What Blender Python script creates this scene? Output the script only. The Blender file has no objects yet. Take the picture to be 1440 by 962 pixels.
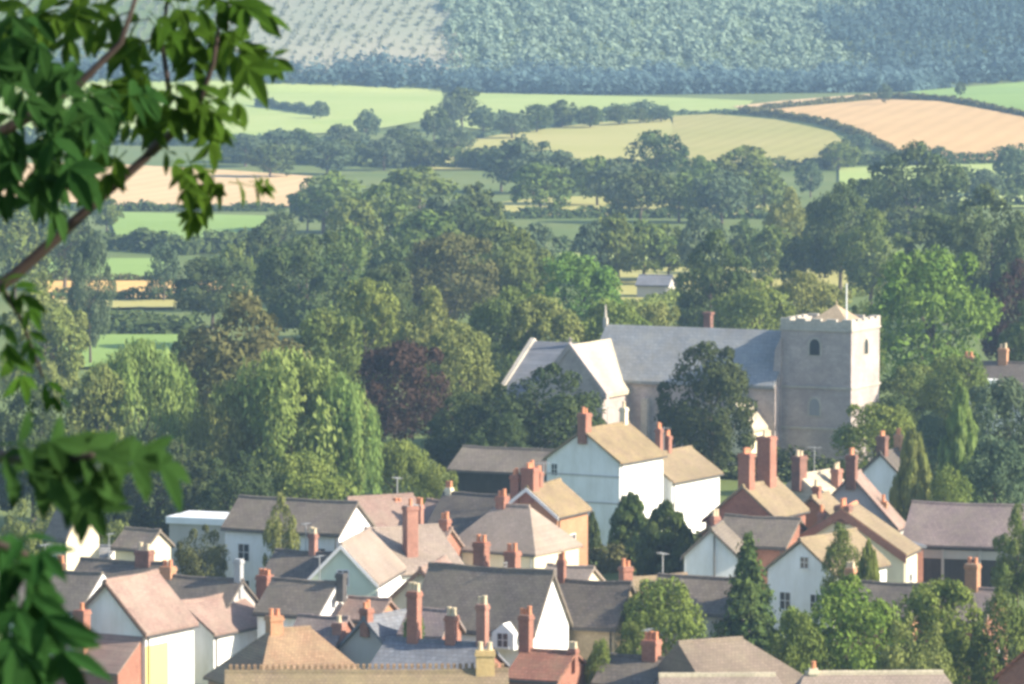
import bpy, bmesh, math, random
import numpy as np
from mathutils import Vector, Matrix

# ------------------------------------------------------------------ camera, sky, sun, exposure
S = bpy.context.scene
COL = S.collection
R = math.radians
F = 6850.0                      # focal length in pixels of the 1440 px wide photograph
HC = 45.0                       # eye height above the valley floor
PITCH = math.atan(516.0 / F)

cam_d = bpy.data.cameras.new('camera')
cam = bpy.data.objects.new('camera', cam_d)
COL.objects.link(cam)
cam.location = (0, 0, HC)
cam.rotation_euler = (math.pi / 2 - PITCH, 0, 0)
cam_d.sensor_width = 36.0
cam_d.lens = 36.0 * F / 1440.0
cam_d.clip_start = 0.2
cam_d.clip_end = 9000
cam_d.dof.use_dof = True
cam_d.dof.focus_distance = 400
cam_d.dof.aperture_fstop = 27
S.camera = cam

SUN_T, SUN_EL = R(17), R(29)    # sun low on the right, a little on the camera's side
sdir = Vector((math.cos(SUN_T) * math.cos(SUN_EL), -math.sin(SUN_T) * math.cos(SUN_EL), math.sin(SUN_EL)))
sun_d = bpy.data.lights.new('sun', 'SUN')
sun_d.energy = 5.0
sun_d.angle = R(0.5)
sun_d.color = (1.0, 0.88, 0.70)
sun = bpy.data.objects.new('sun', sun_d)
COL.objects.link(sun)
sun.location = (200, -50, 200)
sun.rotation_euler = sdir.to_track_quat('Z', 'Y').to_euler()

W = bpy.data.worlds.new('World')
S.world = W
W.use_nodes = True
_n = W.node_tree.nodes
sky = _n.new('ShaderNodeTexSky')
sky.sky_type = 'NISHITA'
sky.sun_disc = False
sky.sun_elevation = SUN_EL
sky.sun_rotation = math.atan2(sdir.x, sdir.y)
W.node_tree.links.new(sky.outputs[0], _n['Background'].inputs[0])
_n['Background'].inputs[1].default_value = 0.12

S.view_settings.view_transform = 'Standard'
S.view_settings.look = 'None'
S.view_settings.gamma = 1
S.view_settings.exposure = 1.2
S.cycles.filter_width = 3.2
S.cycles.max_bounces = 6
S.cycles.volume_bounces = 0
S.cycles.use_denoising = True

# ------------------------------------------------------------------ pixel <-> world
FW = Vector((0, math.cos(PITCH), -math.sin(PITCH)))
UP = Vector((0, math.sin(PITCH), math.cos(PITCH)))
C0 = Vector((0, 0, HC))

def ray(px, py):
    return FW + Vector((1, 0, 0)) * ((px - 720) / F) + UP * (-(py - 481) / F)

def at(px, py, D):
    d = ray(px, py)
    return C0 + d * (D / d.y)

def proj(P):
    v = Vector(P) - C0
    dep = v.dot(FW)
    return 720 + F * v.x / dep, 481 - F * v.dot(UP) / dep

def sstep(a, b, v):
    t = np.clip((v - a) / (b - a), 0, 1)
    return t * t * (3 - 2 * t)

def ground(x, y):
    x = np.asarray(x, float); y = np.asarray(y, float)
    z = np.where(y < 238, np.maximum(43.4 - 0.19 * y, 0.0), 0.0)
    z = np.where((y > 210) & (y < 246), 3.5 * ((246 - y) / 36.0) ** 2, z)
    z = z + 0.012 * np.maximum(y - 980, 0) * sstep(980, 1120, y)
    z = z + 7.0 * np.exp(-((x - 165) / 120) ** 2 - ((y - 1330) / 170) ** 2)
    foot = 1560 + 8 * np.sin(x / 60.0) + 0.03 * x
    t = np.maximum(y - foot, 0)
    z = z + 0.36 * t * sstep(0, 50, t) * (1 - sstep(200, 420, t)) + 100 * sstep(200, 420, t)
    z = z + (t > 0) * 3.0 * np.sin(x / 45.0 + y / 80.0) * sstep(0, 80, t)
    return z

_DS = np.concatenate([np.arange(270, 1000, 1.5), np.arange(1000, 2300, 2.0)])
def ray_ground(px, py):
    d = ray(px, py)
    xs = d.x / d.y * _DS
    zs = HC + d.z / d.y * _DS
    g = ground(xs, _DS)
    k = np.argmax(zs - g < 0)
    if k == 0:
        k = len(_DS) - 1
    a, b = (zs - g)[k - 1], (zs - g)[k]
    f = a / (a - b) if a != b else 0
    D = _DS[k - 1] + f * (_DS[k] - _DS[k - 1])
    x = d.x / d.y * D
    return Vector((x, D, float(ground(x, D))))

def depth_for(px, py, h):
    """distance at which something h metres tall standing on the ground has its top at this pixel"""
    d = ray(px, py)
    xs = d.x / d.y * _DS
    zs = HC + d.z / d.y * _DS
    g = ground(xs, _DS) + h
    k = int(np.argmax(zs - g < 0))
    return float(_DS[max(k, 1)])

# ------------------------------------------------------------------ object helpers
def link(name, me, mats, parent=None):
    o = bpy.data.objects.new(name, me)
    COL.objects.link(o)
    for m in (mats if isinstance(mats, (list, tuple)) else [mats]):
        if m is not None:
            me.materials.append(m)
    if parent is not None:
        o.parent = parent
    return o

def from_bm(name, bm, mats, parent=None, smooth=False):
    bmesh.ops.recalc_face_normals(bm, faces=bm.faces)
    me = bpy.data.meshes.new(name)
    bm.to_mesh(me)
    bm.free()
    if smooth:
        for p in me.polygons:
            p.use_smooth = True
    return link(name, me, mats, parent)

def empty(name, loc, rz=0.0, parent=None):
    o = bpy.data.objects.new(name, None)
    COL.objects.link(o)
    o.location = loc
    o.rotation_euler = (0, 0, rz)
    o.empty_display_size = 0.5
    if parent is not None:
        o.parent = parent
    return o

def tag(o, label=None, cat=None, group=None, kind=None):
    if label: o['label'] = label
    if cat: o['category'] = cat
    if group: o['group'] = group
    if kind: o['kind'] = kind
    return o

def box(bm, x0, x1, y0, y1, z0, z1, mat=0):
    v = [bm.verts.new(p) for p in ((x0, y0, z0), (x1, y0, z0), (x1, y1, z0), (x0, y1, z0),
                                   (x0, y0, z1), (x1, y0, z1), (x1, y1, z1), (x0, y1, z1))]
    for q in ((0, 3, 2, 1), (4, 5, 6, 7), (0, 1, 5, 4), (1, 2, 6, 5), (2, 3, 7, 6), (3, 0, 4, 7)):
        f = bm.faces.new([v[i] for i in q])
        f.material_index = mat

def prism(bm, poly, y0, y1, mat=0):
    """polygon in x,z extruded along y"""
    a = [bm.verts.new((x, y0, z)) for x, z in poly]
    b = [bm.verts.new((x, y1, z)) for x, z in poly]
    fs = [bm.faces.new(a), bm.faces.new(b[::-1])]
    n = len(poly)
    for i in range(n):
        fs.append(bm.faces.new((a[i], b[i], b[(i + 1) % n], a[(i + 1) % n])))
    for f in fs: f.material_index = mat

def sag_prism(bm, poly, y0, y1, sag, n=7):
    rings = []
    ph = random.uniform(0, 6)
    for i in range(n + 1):
        t = i / n
        dz = -sag * math.sin(math.pi * t) + .022 * math.sin(ph + 9 * t)
        rings.append([bm.verts.new((x, y0 + (y1 - y0) * t, z + dz * (.4 + .6 * (1 - abs(x) / 6)))) for x, z in poly])
    k = len(poly)
    for a, b in zip(rings[:-1], rings[1:]):
        for j in range(k):
            bm.faces.new((a[j], b[j], b[(j + 1) % k], a[(j + 1) % k]))
    bm.faces.new(rings[0]); bm.faces.new(rings[-1][::-1])
    return lambda y: -sag * math.sin(math.pi * (y - y0) / (y1 - y0)) + .022 * math.sin(ph + 9 * (y - y0) / (y1 - y0))

def tube(bm, pts, rads, seg=7, mat=0, cap=True):
    rings = []
    for i, (p, r) in enumerate(zip(pts, rads)):
        p = Vector(p)
        a = Vector(pts[max(i - 1, 0)]); b = Vector(pts[min(i + 1, len(pts) - 1)])
        t = (b - a).normalized()
        u = t.cross(Vector((0.31, 0.95, 0.1))).normalized()
        w = t.cross(u)
        rings.append([bm.verts.new(p + (u * math.cos(2 * math.pi * k / seg) + w * math.sin(2 * math.pi * k / seg)) * r) for k in range(seg)])
    for i in range(len(rings) - 1):
        for k in range(seg):
            f = bm.faces.new((rings[i][k], rings[i][(k + 1) % seg], rings[i + 1][(k + 1) % seg], rings[i + 1][k]))
            f.material_index = mat
    if cap:
        bm.faces.new(rings[-1]).material_index = mat
        bm.faces.new(rings[0][::-1]).material_index = mat

# ------------------------------------------------------------------ materials
M = {}
def new_mat(name):
    m = bpy.data.materials.new(name)
    m.use_nodes = True
    nt = m.node_tree
    b = nt.nodes['Principled BSDF']
    M[name] = m
    return m, nt, b

def mixc(nt, fac, a, b, mode='MIX'):
    n = nt.nodes.new('ShaderNodeMix')
    n.data_type = 'RGBA'
    n.blend_type = mode
    for sock, v in ((0, fac), (6, a), (7, b)):
        if isinstance(v, (int, float)): n.inputs[sock].default_value = v
        elif isinstance(v, tuple): n.inputs[sock].default_value = (*v, 1)
        else: nt.links.new(v, n.inputs[sock])
    return n.outputs[2]

def coords(nt):
    t = nt.nodes.new('ShaderNodeTexCoord')
    return t.outputs['Object']

def noise(nt, vec, scale, detail=3, rough=0.6):
    n = nt.nodes.new('ShaderNodeTexNoise')
    n.inputs['Scale'].default_value = scale
    n.inputs['Detail'].default_value = detail
    n.inputs['Roughness'].default_value = rough
    nt.links.new(vec, n.inputs['Vector'])
    return n.outputs['Fac']

def ramp(nt, fac, lo, hi):
    n = nt.nodes.new('ShaderNodeMapRange')
    n.inputs[1].default_value = lo
    n.inputs[2].default_value = hi
    nt.links.new(fac, n.inputs[0])
    return n.outputs[0]

def axes(nt, vec, expr):
    """new vector from object coordinates: expr 'roof' -> (y, 1.4 z), 'wall' -> (x+y, z)"""
    s = nt.nodes.new('ShaderNodeSeparateXYZ')
    nt.links.new(vec, s.inputs[0])
    c = nt.nodes.new('ShaderNodeCombineXYZ')
    if expr == 'roof':
        nt.links.new(s.outputs[1], c.inputs[0])
        m = nt.nodes.new('ShaderNodeMath'); m.operation = 'MULTIPLY'; m.inputs[1].default_value = 1.4
        nt.links.new(s.outputs[2], m.inputs[0])
        nt.links.new(m.outputs[0], c.inputs[1])
    else:
        m = nt.nodes.new('ShaderNodeMath'); m.operation = 'ADD'
        nt.links.new(s.outputs[0], m.inputs[0]); nt.links.new(s.outputs[1], m.inputs[1])
        nt.links.new(m.outputs[0], c.inputs[0])
        nt.links.new(s.outputs[2], c.inputs[1])
    return c.outputs[0]

def course_mat(name, c1, c2, gap, bw, bh, expr, stain, stain_amt=0.5, rough=0.85, mortar=0.018, bump=0.4):
    m, nt, b = new_mat(name)
    o = coords(nt)
    v = axes(nt, o, expr)
    br = nt.nodes.new('ShaderNodeTexBrick')
    nt.links.new(v, br.inputs['Vector'])
    br.inputs['Color1'].default_value = (*c1, 1)
    br.inputs['Color2'].default_value = (*c2, 1)
    br.inputs['Mortar'].default_value = (*gap, 1)
    br.inputs['Scale'].default_value = 1.0
    br.inputs['Mortar Size'].default_value = mortar
    br.inputs['Brick Width'].default_value = bw
    br.inputs['Row Height'].default_value = bh
    oi = nt.nodes.new('ShaderNodeObjectInfo')
    add = nt.nodes.new('ShaderNodeVectorMath'); add.operation = 'ADD'
    nt.links.new(o, add.inputs[0]); nt.links.new(oi.outputs['Location'], add.inputs[1])
    n1 = ramp(nt, noise(nt, add.outputs[0], 0.9, 5, 0.65), 0.38, 0.68)
    mul = nt.nodes.new('ShaderNodeMath'); mul.operation = 'MULTIPLY'; mul.inputs[1].default_value = stain_amt
    nt.links.new(n1, mul.inputs[0])
    c = mixc(nt, mul.outputs[0], br.outputs['Color'], stain)
    n2 = ramp(nt, noise(nt, add.outputs[0], 5.0, 3, 0.7), 0.3, 0.7)
    n3 = ramp(nt, noise(nt, add.outputs[0], 0.35, 4, 0.6), 0.35, 0.65)
    c = mixc(nt, .5, c, mixc(nt, n3, (.62, .60, .58), (1.12, 1.1, 1.06)), 'MULTIPLY')
    c = mixc(nt, 0.35, c, mixc(nt, n2, (0.25, 0.25, 0.25), (1, 1, 1)), 'MULTIPLY')
    nt.links.new(c, b.inputs['Base Color'])
    b.inputs['Roughness'].default_value = rough
    bp = nt.nodes.new('ShaderNodeBump')
    bp.inputs['Strength'].default_value = bump
    bp.inputs['Distance'].default_value = 0.03
    nt.links.new(br.outputs['Fac'], bp.inputs['Height'])
    bp.invert = True
    nt.links.new(bp.outputs[0], b.inputs['Normal'])
    return m

def plain_mat(name, c, stain, amt=0.4, scale=1.2, rough=0.8, lo=0.4, hi=0.7):
    m, nt, b = new_mat(name)
    o = coords(nt)
    mp = nt.nodes.new('ShaderNodeMapping')
    mp.inputs['Scale'].default_value = (1, 1, .3)
    nt.links.new(o, mp.inputs[0])
    n = ramp(nt, noise(nt, mp.outputs[0], scale * 1.3, 6, 0.7), lo, hi)
    mul = nt.nodes.new('ShaderNodeMath'); mul.operation = 'MULTIPLY'; mul.inputs[1].default_value = amt
    nt.links.new(n, mul.inputs[0])
    nt.links.new(mixc(nt, mul.outputs[0], c, stain), b.inputs['Base Color'])
    b.inputs['Roughness'].default_value = rough
    return m

# roofs
SL = (0.35, 0.24)
course_mat('slate_grey', (.160, .130, .110), (.225, .188, .160), (.08, .07, .065), .32, .24, 'roof', (.21, .185, .135), .7)
course_mat('slate_dark', (.115, .096, .086), (.165, .14, .125), (.055, .05, .05), .32, .24, 'roof', (.16, .14, .105), .7)
course_mat('slate_pale', (.27, .27, .28), (.36, .35, .35), (.16, .16, .16), .34, .26, 'roof', (.34, .32, .27), .6)
course_mat('slate_blue', (.15, .165, .20), (.21, .23, .27), (.09, .1, .12), .34, .26, 'roof', (.25, .24, .24), .4)
course_mat('tile_pink', (.28, .185, .155), (.36, .245, .205), (.2, .13, .11), .22, .2, 'roof', (.34, .28, .22), .5)
course_mat('tile_brown', (.28, .17, .10), (.37, .235, .14), (.16, .1, .07), .22, .2, 'roof', (.30, .24, .14), .6)
course_mat('tile_tan', (.25, .185, .12), (.32, .245, .16), (.16, .12, .08), .24, .2, 'roof', (.28, .235, .12), .6)
course_mat('tile_pale', (.31, .245, .21), (.38, .31, .265), (.2, .16, .135), .24, .2, 'roof', (.30, .25, .19), .6)
course_mat('tile_lichen', (.25, .18, .105), (.32, .235, .14), (.16, .12, .08), .24, .2, 'roof', (.29, .235, .11), .7)
course_mat('tile_red', (.40, .12, .06), (.50, .17, .09), (.25, .08, .05), .22, .2, 'roof', (.36, .17, .1), .4)
course_mat('tile_russet', (.26, .105, .07), (.34, .15, .10), (.17, .07, .05), .22, .2, 'roof', (.24, .16, .1), .6)
course_mat('tile_brown_grey', (.20, .155, .12), (.27, .21, .165), (.13, .1, .08), .24, .2, 'roof', (.22, .19, .13), .6)
course_mat('tile_purple', (.20, .155, .16), (.27, .21, .205), (.13, .1, .105), .26, .22, 'roof', (.25, .22, .17), .5)
course_mat('stone_slate', (.52, .46, .35), (.62, .55, .42), (.35, .31, .24), .36, .26, 'roof', (.50, .46, .33), .5)
course_mat('slate_church', (.25, .27, .295), (.32, .34, .36), (.19, .2, .22), .4, .3, 'wall', (.29, .285, .26), .7)
# walls
course_mat('brick_red', (.34, .105, .065), (.43, .15, .09), (.34, .27, .22), .225, .075, 'wall', (.28, .13, .09), .5, mortar=.01)
course_mat('brick_orange', (.48, .20, .09), (.56, .26, .13), (.42, .33, .24), .225, .075, 'wall', (.44, .25, .13), .5, mortar=.01)
course_mat('brick_sooty', (.24, .085, .06), (.32, .12, .08), (.24, .19, .16), .225, .075, 'wall', (.12, .075, .06), .7, mortar=.01)
course_mat('brick_pink', (.42, .16, .11), (.50, .21, .15), (.42, .34, .28), .225, .075, 'wall', (.28, .13, .1), .6, mortar=.01)
course_mat('brick_buff', (.60, .42, .16), (.68, .50, .22), (.48, .40, .28), .225, .075, 'wall', (.55, .44, .22), .4, mortar=.01)
course_mat('church_stone', (.47, .40, .38), (.56, .48, .455), (.38, .325, .31), .42, .22, 'wall', (.36, .31, .30), .8, mortar=.016)
course_mat('dressed_stone', (.50, .46, .40), (.58, .53, .46), (.40, .37, .32), .6, .3, 'wall', (.42, .39, .33), .5, mortar=.012)
course_mat('tan_stone', (.44, .33, .21), (.52, .40, .26), (.36, .29, .2), .38, .2, 'wall', (.42, .34, .23), .5, mortar=.016)
course_mat('dark_boards', (.05, .042, .04), (.07, .06, .055), (.025, .022, .02), .18, 3.0, 'wall', (.06, .055, .05), .4)
plain_mat('white_render', (.86, .86, .85), (.56, .54, .48), .6, .7)
plain_mat('cream_render', (.70, .63, .47), (.50, .44, .32), .6, .7)
plain_mat('green_render', (.62, .72, .58), (.52, .60, .48), .5, .8)
plain_mat('grey_render', (.42, .40, .38), (.34, .32, .30), .6, .7)
plain_mat('yellow_render', (.72, .61, .19), (.62, .52, .2), .4, .8)
plain_mat('white_paint', (.78, .78, .77), (.66, .66, .64), .4, 3.0, .5)
plain_mat('felt_white', (.74, .76, .80), (.6, .62, .66), .5, .6, .6)
plain_mat('dark_trim', (.06, .055, .055), (.10, .09, .085), .5, 3.0, .6)
plain_mat('brown_trim', (.17, .10, .07), (.22, .15, .10), .5, 3.0, .7)
plain_mat('metal_grey', (.35, .36, .37), (.25, .25, .26), .5, 6.0, .45)
plain_mat('terracotta', (.50, .20, .10), (.58, .30, .18), .5, 4.0, .8)
plain_mat('buff_clay', (.60, .50, .34), (.50, .40, .26), .5, 4.0, .8)
plain_mat('bark', (.085, .065, .048), (.13, .11, .085), .7, 6.0, .9)
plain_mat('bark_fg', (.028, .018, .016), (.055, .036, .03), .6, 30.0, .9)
m, nt, b = new_mat('glass')
b.inputs['Base Color'].default_value = (.03, .035, .045, 1)
b.inputs['Roughness'].default_value = .12
plain_mat('rail_lead', (.20, .205, .215), (.28, .28, .28), .5, 2.0, .6)
plain_mat('mound', (.12, .11, .09), (.09, .12, .05), .8, .4, .95)

def leaf_mat(name, c, c2, trans=0.25):
    m = bpy.data.materials.new(name)
    m.use_nodes = True
    M[name] = m
    nt = m.node_tree
    for n in list(nt.nodes): nt.nodes.remove(n)
    out = nt.nodes.new('ShaderNodeOutputMaterial')
    d = nt.nodes.new('ShaderNodeBsdfDiffuse')
    t = nt.nodes.new('ShaderNodeBsdfTranslucent')
    mx = nt.nodes.new('ShaderNodeMixShader')
    mx.inputs[0].default_value = trans
    o = coords(nt)
    g = nt.nodes.new('ShaderNodeNewGeometry')
    oi = nt.nodes.new('ShaderNodeObjectInfo')
    add = nt.nodes.new('ShaderNodeVectorMath'); add.operation = 'ADD'
    nt.links.new(o, add.inputs[0]); nt.links.new(oi.outputs['Location'], add.inputs[1])
    n1 = ramp(nt, noise(nt, add.outputs[0], 4.0, 3, .6), .32, .68)
    a = mixc(nt, n1, c, c2)
    rnd = nt.nodes.new('ShaderNodeMapRange')
    rnd.inputs[3].default_value = .78; rnd.inputs[4].default_value = 1.18
    nt.links.new(g.outputs['Random Per Island'], rnd.inputs[0])
    hs = nt.nodes.new('ShaderNodeHueSaturation')
    nt.links.new(rnd.outputs[0], hs.inputs['Value'])
    hr = nt.nodes.new('ShaderNodeMapRange')
    hr.inputs[3].default_value = .485; hr.inputs[4].default_value = .515
    nt.links.new(oi.outputs['Random'], hr.inputs[0])
    nt.links.new(hr.outputs[0], hs.inputs['Hue'])
    nt.links.new(a, hs.inputs['Color'])
    nt.links.new(hs.outputs[0], d.inputs[0]); nt.links.new(hs.outputs[0], t.inputs[0])
    nt.links.new(d.outputs[0], mx.inputs[1]); nt.links.new(t.outputs[0], mx.inputs[2])
    nt.links.new(mx.outputs[0], out.inputs[0])
    return m

leaf_mat('leaf_oak', (0.096, 0.146, 0.039), (0.167, 0.205, 0.058))
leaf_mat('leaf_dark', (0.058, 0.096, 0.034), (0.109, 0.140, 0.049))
leaf_mat('leaf_mid', (0.133, 0.185, 0.045), (0.204, 0.250, 0.064))
leaf_mat('leaf_bright', (0.110, 0.193, 0.037), (0.171, 0.248, 0.055))
leaf_mat('leaf_olive', (0.156, 0.187, 0.053), (0.231, 0.248, 0.083))
leaf_mat('leaf_willow', (.155, .235, .062), (.235, .305, .095))
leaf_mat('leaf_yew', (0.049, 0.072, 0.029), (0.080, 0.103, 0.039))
leaf_mat('leaf_copper', (.052, .033, .027), (.078, .048, .037))
leaf_mat('leaf_conifer', (.062, .108, .034), (.115, .155, .046))
leaf_mat('leaf_brown', (0.097, 0.108, 0.040), (0.143, 0.143, 0.057))
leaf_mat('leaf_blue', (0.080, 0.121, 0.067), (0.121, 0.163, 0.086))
leaf_mat('leaf_hill_hazed', (.25, .345, .255), (.285, .375, .275), .45)  # foliage made paler and bluer: distance haze painted into the leaf colour
leaf_mat('leaf_hill_dark_hazed', (.10, .17, .18), (.125, .195, .195), .45)  # dark wood lightened towards blue, part of the haze painted in
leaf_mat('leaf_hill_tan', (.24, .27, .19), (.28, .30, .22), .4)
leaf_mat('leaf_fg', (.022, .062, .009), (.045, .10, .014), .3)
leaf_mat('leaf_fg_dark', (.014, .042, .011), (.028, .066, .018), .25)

def field_mat(name, c, c2, scale=.02, streak=None):
    m, nt, b = new_mat(name)
    o = coords(nt)
    n = ramp(nt, noise(nt, o, scale, 5, .6), .3, .7)
    col = mixc(nt, n, c, c2)
    n2 = ramp(nt, noise(nt, o, .6, 3, .7), .25, .75)
    col = mixc(nt, .25, col, mixc(nt, n2, (.5, .5, .5), (1, 1, 1)), 'MULTIPLY')
    if streak:
        w = nt.nodes.new('ShaderNodeTexWave')
        w.inputs['Scale'].default_value = streak
        w.inputs['Distortion'].default_value = 1.5
        mp = nt.nodes.new('ShaderNodeMapping')
        mp.inputs['Rotation'].default_value = (0, 0, .25)
        nt.links.new(o, mp.inputs[0]); nt.links.new(mp.outputs[0], w.inputs[0])
        col = mixc(nt, .16, col, mixc(nt, w.outputs['Fac'], (.45, .45, .4), (1, 1, 1)), 'MULTIPLY')
    nt.links.new(col, b.inputs['Base Color'])
    b.inputs['Roughness'].default_value = .95
    b.inputs['Specular IOR Level'].default_value = .1
field_mat('f_meadow', (0.292, 0.377, 0.112), (0.370, 0.423, 0.152))
field_mat('f_pasture', (0.192, 0.297, 0.075), (0.248, 0.357, 0.105))
field_mat('f_yellow', (0.340, 0.332, 0.105), (0.399, 0.365, 0.135))
field_mat('f_olive', (0.323, 0.306, 0.098), (0.383, 0.340, 0.128), streak=.06)
field_mat('f_wheat', (0.534, 0.353, 0.165), (0.607, 0.404, 0.195), streak=.05)
field_mat('f_stubble', (0.576, 0.404, 0.211), (0.648, 0.464, 0.257), streak=.05)
field_mat('f_gold', (.66, .42, .14), (.72, .48, .2), streak=.08)
field_mat('f_cleared', (.22, .245, .175), (.285, .275, .21), .02)
field_mat('f_pale', (.42, .43, .42), (.5, .5, .5))
field_mat('grass_rough', (.10, .15, .045), (.16, .19, .065), .03)

# ------------------------------------------------------------------ ground
def terrain():
    xs = np.concatenate([np.arange(-1500, -320, 60), np.arange(-320, 321, 8), np.arange(380, 1501, 60)])
    ys = np.concatenate([np.arange(-60, 240, 12), np.arange(240, 980, 20), np.arange(980, 1820, 7), np.arange(1820, 3001, 60)])
    X, Y = np.meshgrid(xs, ys)
    Z = ground(X, Y)
    nx, ny = len(xs), len(ys)
    v = np.stack([X.ravel(), Y.ravel(), Z.ravel()], 1)
    i = np.arange(nx * ny).reshape(ny, nx)
    f = np.stack([i[:-1, :-1].ravel(), i[:-1, 1:].ravel(), i[1:, 1:].ravel(), i[1:, :-1].ravel()], 1)
    me = bpy.data.meshes.new('ground')
    me.from_pydata(v.tolist(), [], f.tolist())
    for p in me.polygons: p.use_smooth = True
    tag(link('ground', me, M['grass_rough']), kind='structure')
terrain()

def field(name, poly, mat, lift=.35):
    bm = bmesh.new()
    f = bm.faces.new([bm.verts.new((px, py, 0)) for px, py in poly])
    x0, x1 = min(p[0] for p in poly), max(p[0] for p in poly)
    y0, y1 = min(p[1] for p in poly), max(p[1] for p in poly)
    for x in np.arange(math.ceil(x0 / 16) * 16, x1, 16):
        bmesh.ops.bisect_plane(bm, geom=bm.verts[:] + bm.edges[:] + bm.faces[:], plane_co=(x, 0, 0), plane_no=(1, 0, 0))
    for y in np.arange(math.ceil(y0 / 3) * 3, y1, 3):
        bmesh.ops.bisect_plane(bm, geom=bm.verts[:] + bm.edges[:] + bm.faces[:], plane_co=(0, y, 0), plane_no=(0, 1, 0))
    for v in bm.verts:
        p = ray_ground(v.co.x, v.co.y)
        v.co = p + Vector((0, 0, lift))
    o = from_bm(name, bm, M[mat])
    return tag(o, kind='structure')

field('field', [(-60, 112), (200, 112), (350, 117), (620, 127), (630, 165), (520, 185), (330, 196), (-60, 200)], 'f_meadow')
field('field', [(640, 131), (960, 139), (1060, 143), (1040, 160), (960, 165), (700, 186), (640, 180)], 'f_meadow')
field('field', [(560, 214), (700, 190), (840, 172), (940, 164), (955, 198), (940, 235), (780, 240), (600, 240)], 'f_yellow')
field('field', [(946, 165), (1000, 162), (1090, 170), (1170, 187), (1190, 205), (1186, 226), (1060, 240), (946, 238)], 'f_olive', .38)
field('field', [(1050, 159), (1130, 151), (1240, 141), (1320, 144), (1400, 158), (1500, 178), (1500, 224), (1330, 229), (1268, 218), (1225, 196), (1150, 172)], 'f_wheat')
field('field', [(1030, 152), (1100, 144), (1240, 133), (1240, 138), (1130, 148), (1050, 157)], 'f_stubble', .5)
field('field', [(1275, 131), (1500, 112), (1500, 172), (1400, 153), (1330, 140)], 'f_pasture', .45)
field('field', [(1180, 238), (1400, 232), (1500, 232), (1500, 292), (1180, 300)], 'f_meadow')
field('field', [(-60, 234), (120, 230), (330, 242), (440, 250), (420, 292), (180, 292), (-60, 276)], 'f_stubble')
field('field', [(150, 300), (380, 306), (370, 338), (165, 338)], 'f_pasture')
field('field', [(60, 366), (245, 366), (240, 395), (60, 397)], 'f_pasture')
field('field', [(60, 398), (360, 398), (350, 421), (60, 423)], 'f_gold')
field('field', [(60, 425), (260, 425), (250, 436), (60, 436)], 'f_yellow')
field('field', [(80, 474), (250, 474), (250, 520), (80, 520)], 'f_pasture')
field('field', [(690, 288), (760, 280), (870, 277), (960, 282), (960, 304), (720, 306)], 'f_yellow')
field('field', [(990, 291), (1120, 290), (1120, 306), (990, 306)], 'f_yellow')
field('field', [(780, 358), (1240, 358), (1240, 372), (780, 374)], 'f_meadow')
field('field', [(850, 379), (1245, 379), (1245, 412), (950, 420), (850, 450)], 'f_yellow')
field('field', [(320, -30), (500, -30), (655, -30), (640, 40), (655, 102), (500, 106), (320, 100)], 'f_cleared', .5)

# ------------------------------------------------------------------ foliage meshes (unit size: 1 high, 1 wide)
def quads(cen, nor, size, rng, axis=None, asp=1.0):
    n = len(cen)
    nor = nor / (np.linalg.norm(nor, axis=1, keepdims=True) + 1e-9)
    a = rng.normal(size=(n, 3)) if axis is None else axis + rng.normal(size=(n, 3)) * .25
    u = a - (a * nor).sum(1, keepdims=True) * nor
    u /= np.linalg.norm(u, axis=1, keepdims=True) + 1e-9
    w = np.cross(nor, u)
    s = size[:, None]
    k = rng.uniform(.55, 1.0, (n, 1))
    v = np.stack([cen + u * s * asp, cen + w * s * k * .62 + u * s * .1, cen - u * s * asp, cen - w * s * k * .62 - u * s * .15], 1).reshape(-1, 3)
    f = np.arange(4 * n).reshape(n, 4)
    return v, f

def mesh_np(name, v, f):
    me = bpy.data.meshes.new(name)
    n, k = len(v), len(f)
    me.vertices.add(n); me.loops.add(4 * k); me.polygons.add(k)
    me.vertices.foreach_set('co', v.astype(np.float32).ravel())
    me.loops.foreach_set('vertex_index', f.astype(np.int32).ravel())
    me.polygons.foreach_set('loop_start', np.arange(0, 4 * k, 4, dtype=np.int32))
    me.polygons.foreach_set('loop_total', np.full(k, 4, dtype=np.int32))
    me.update(calc_edges=True)
    return me

def unit(rng, n):
    d = rng.normal(size=(n, 3))
    return d / np.linalg.norm(d, axis=1, keepdims=True)

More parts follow.
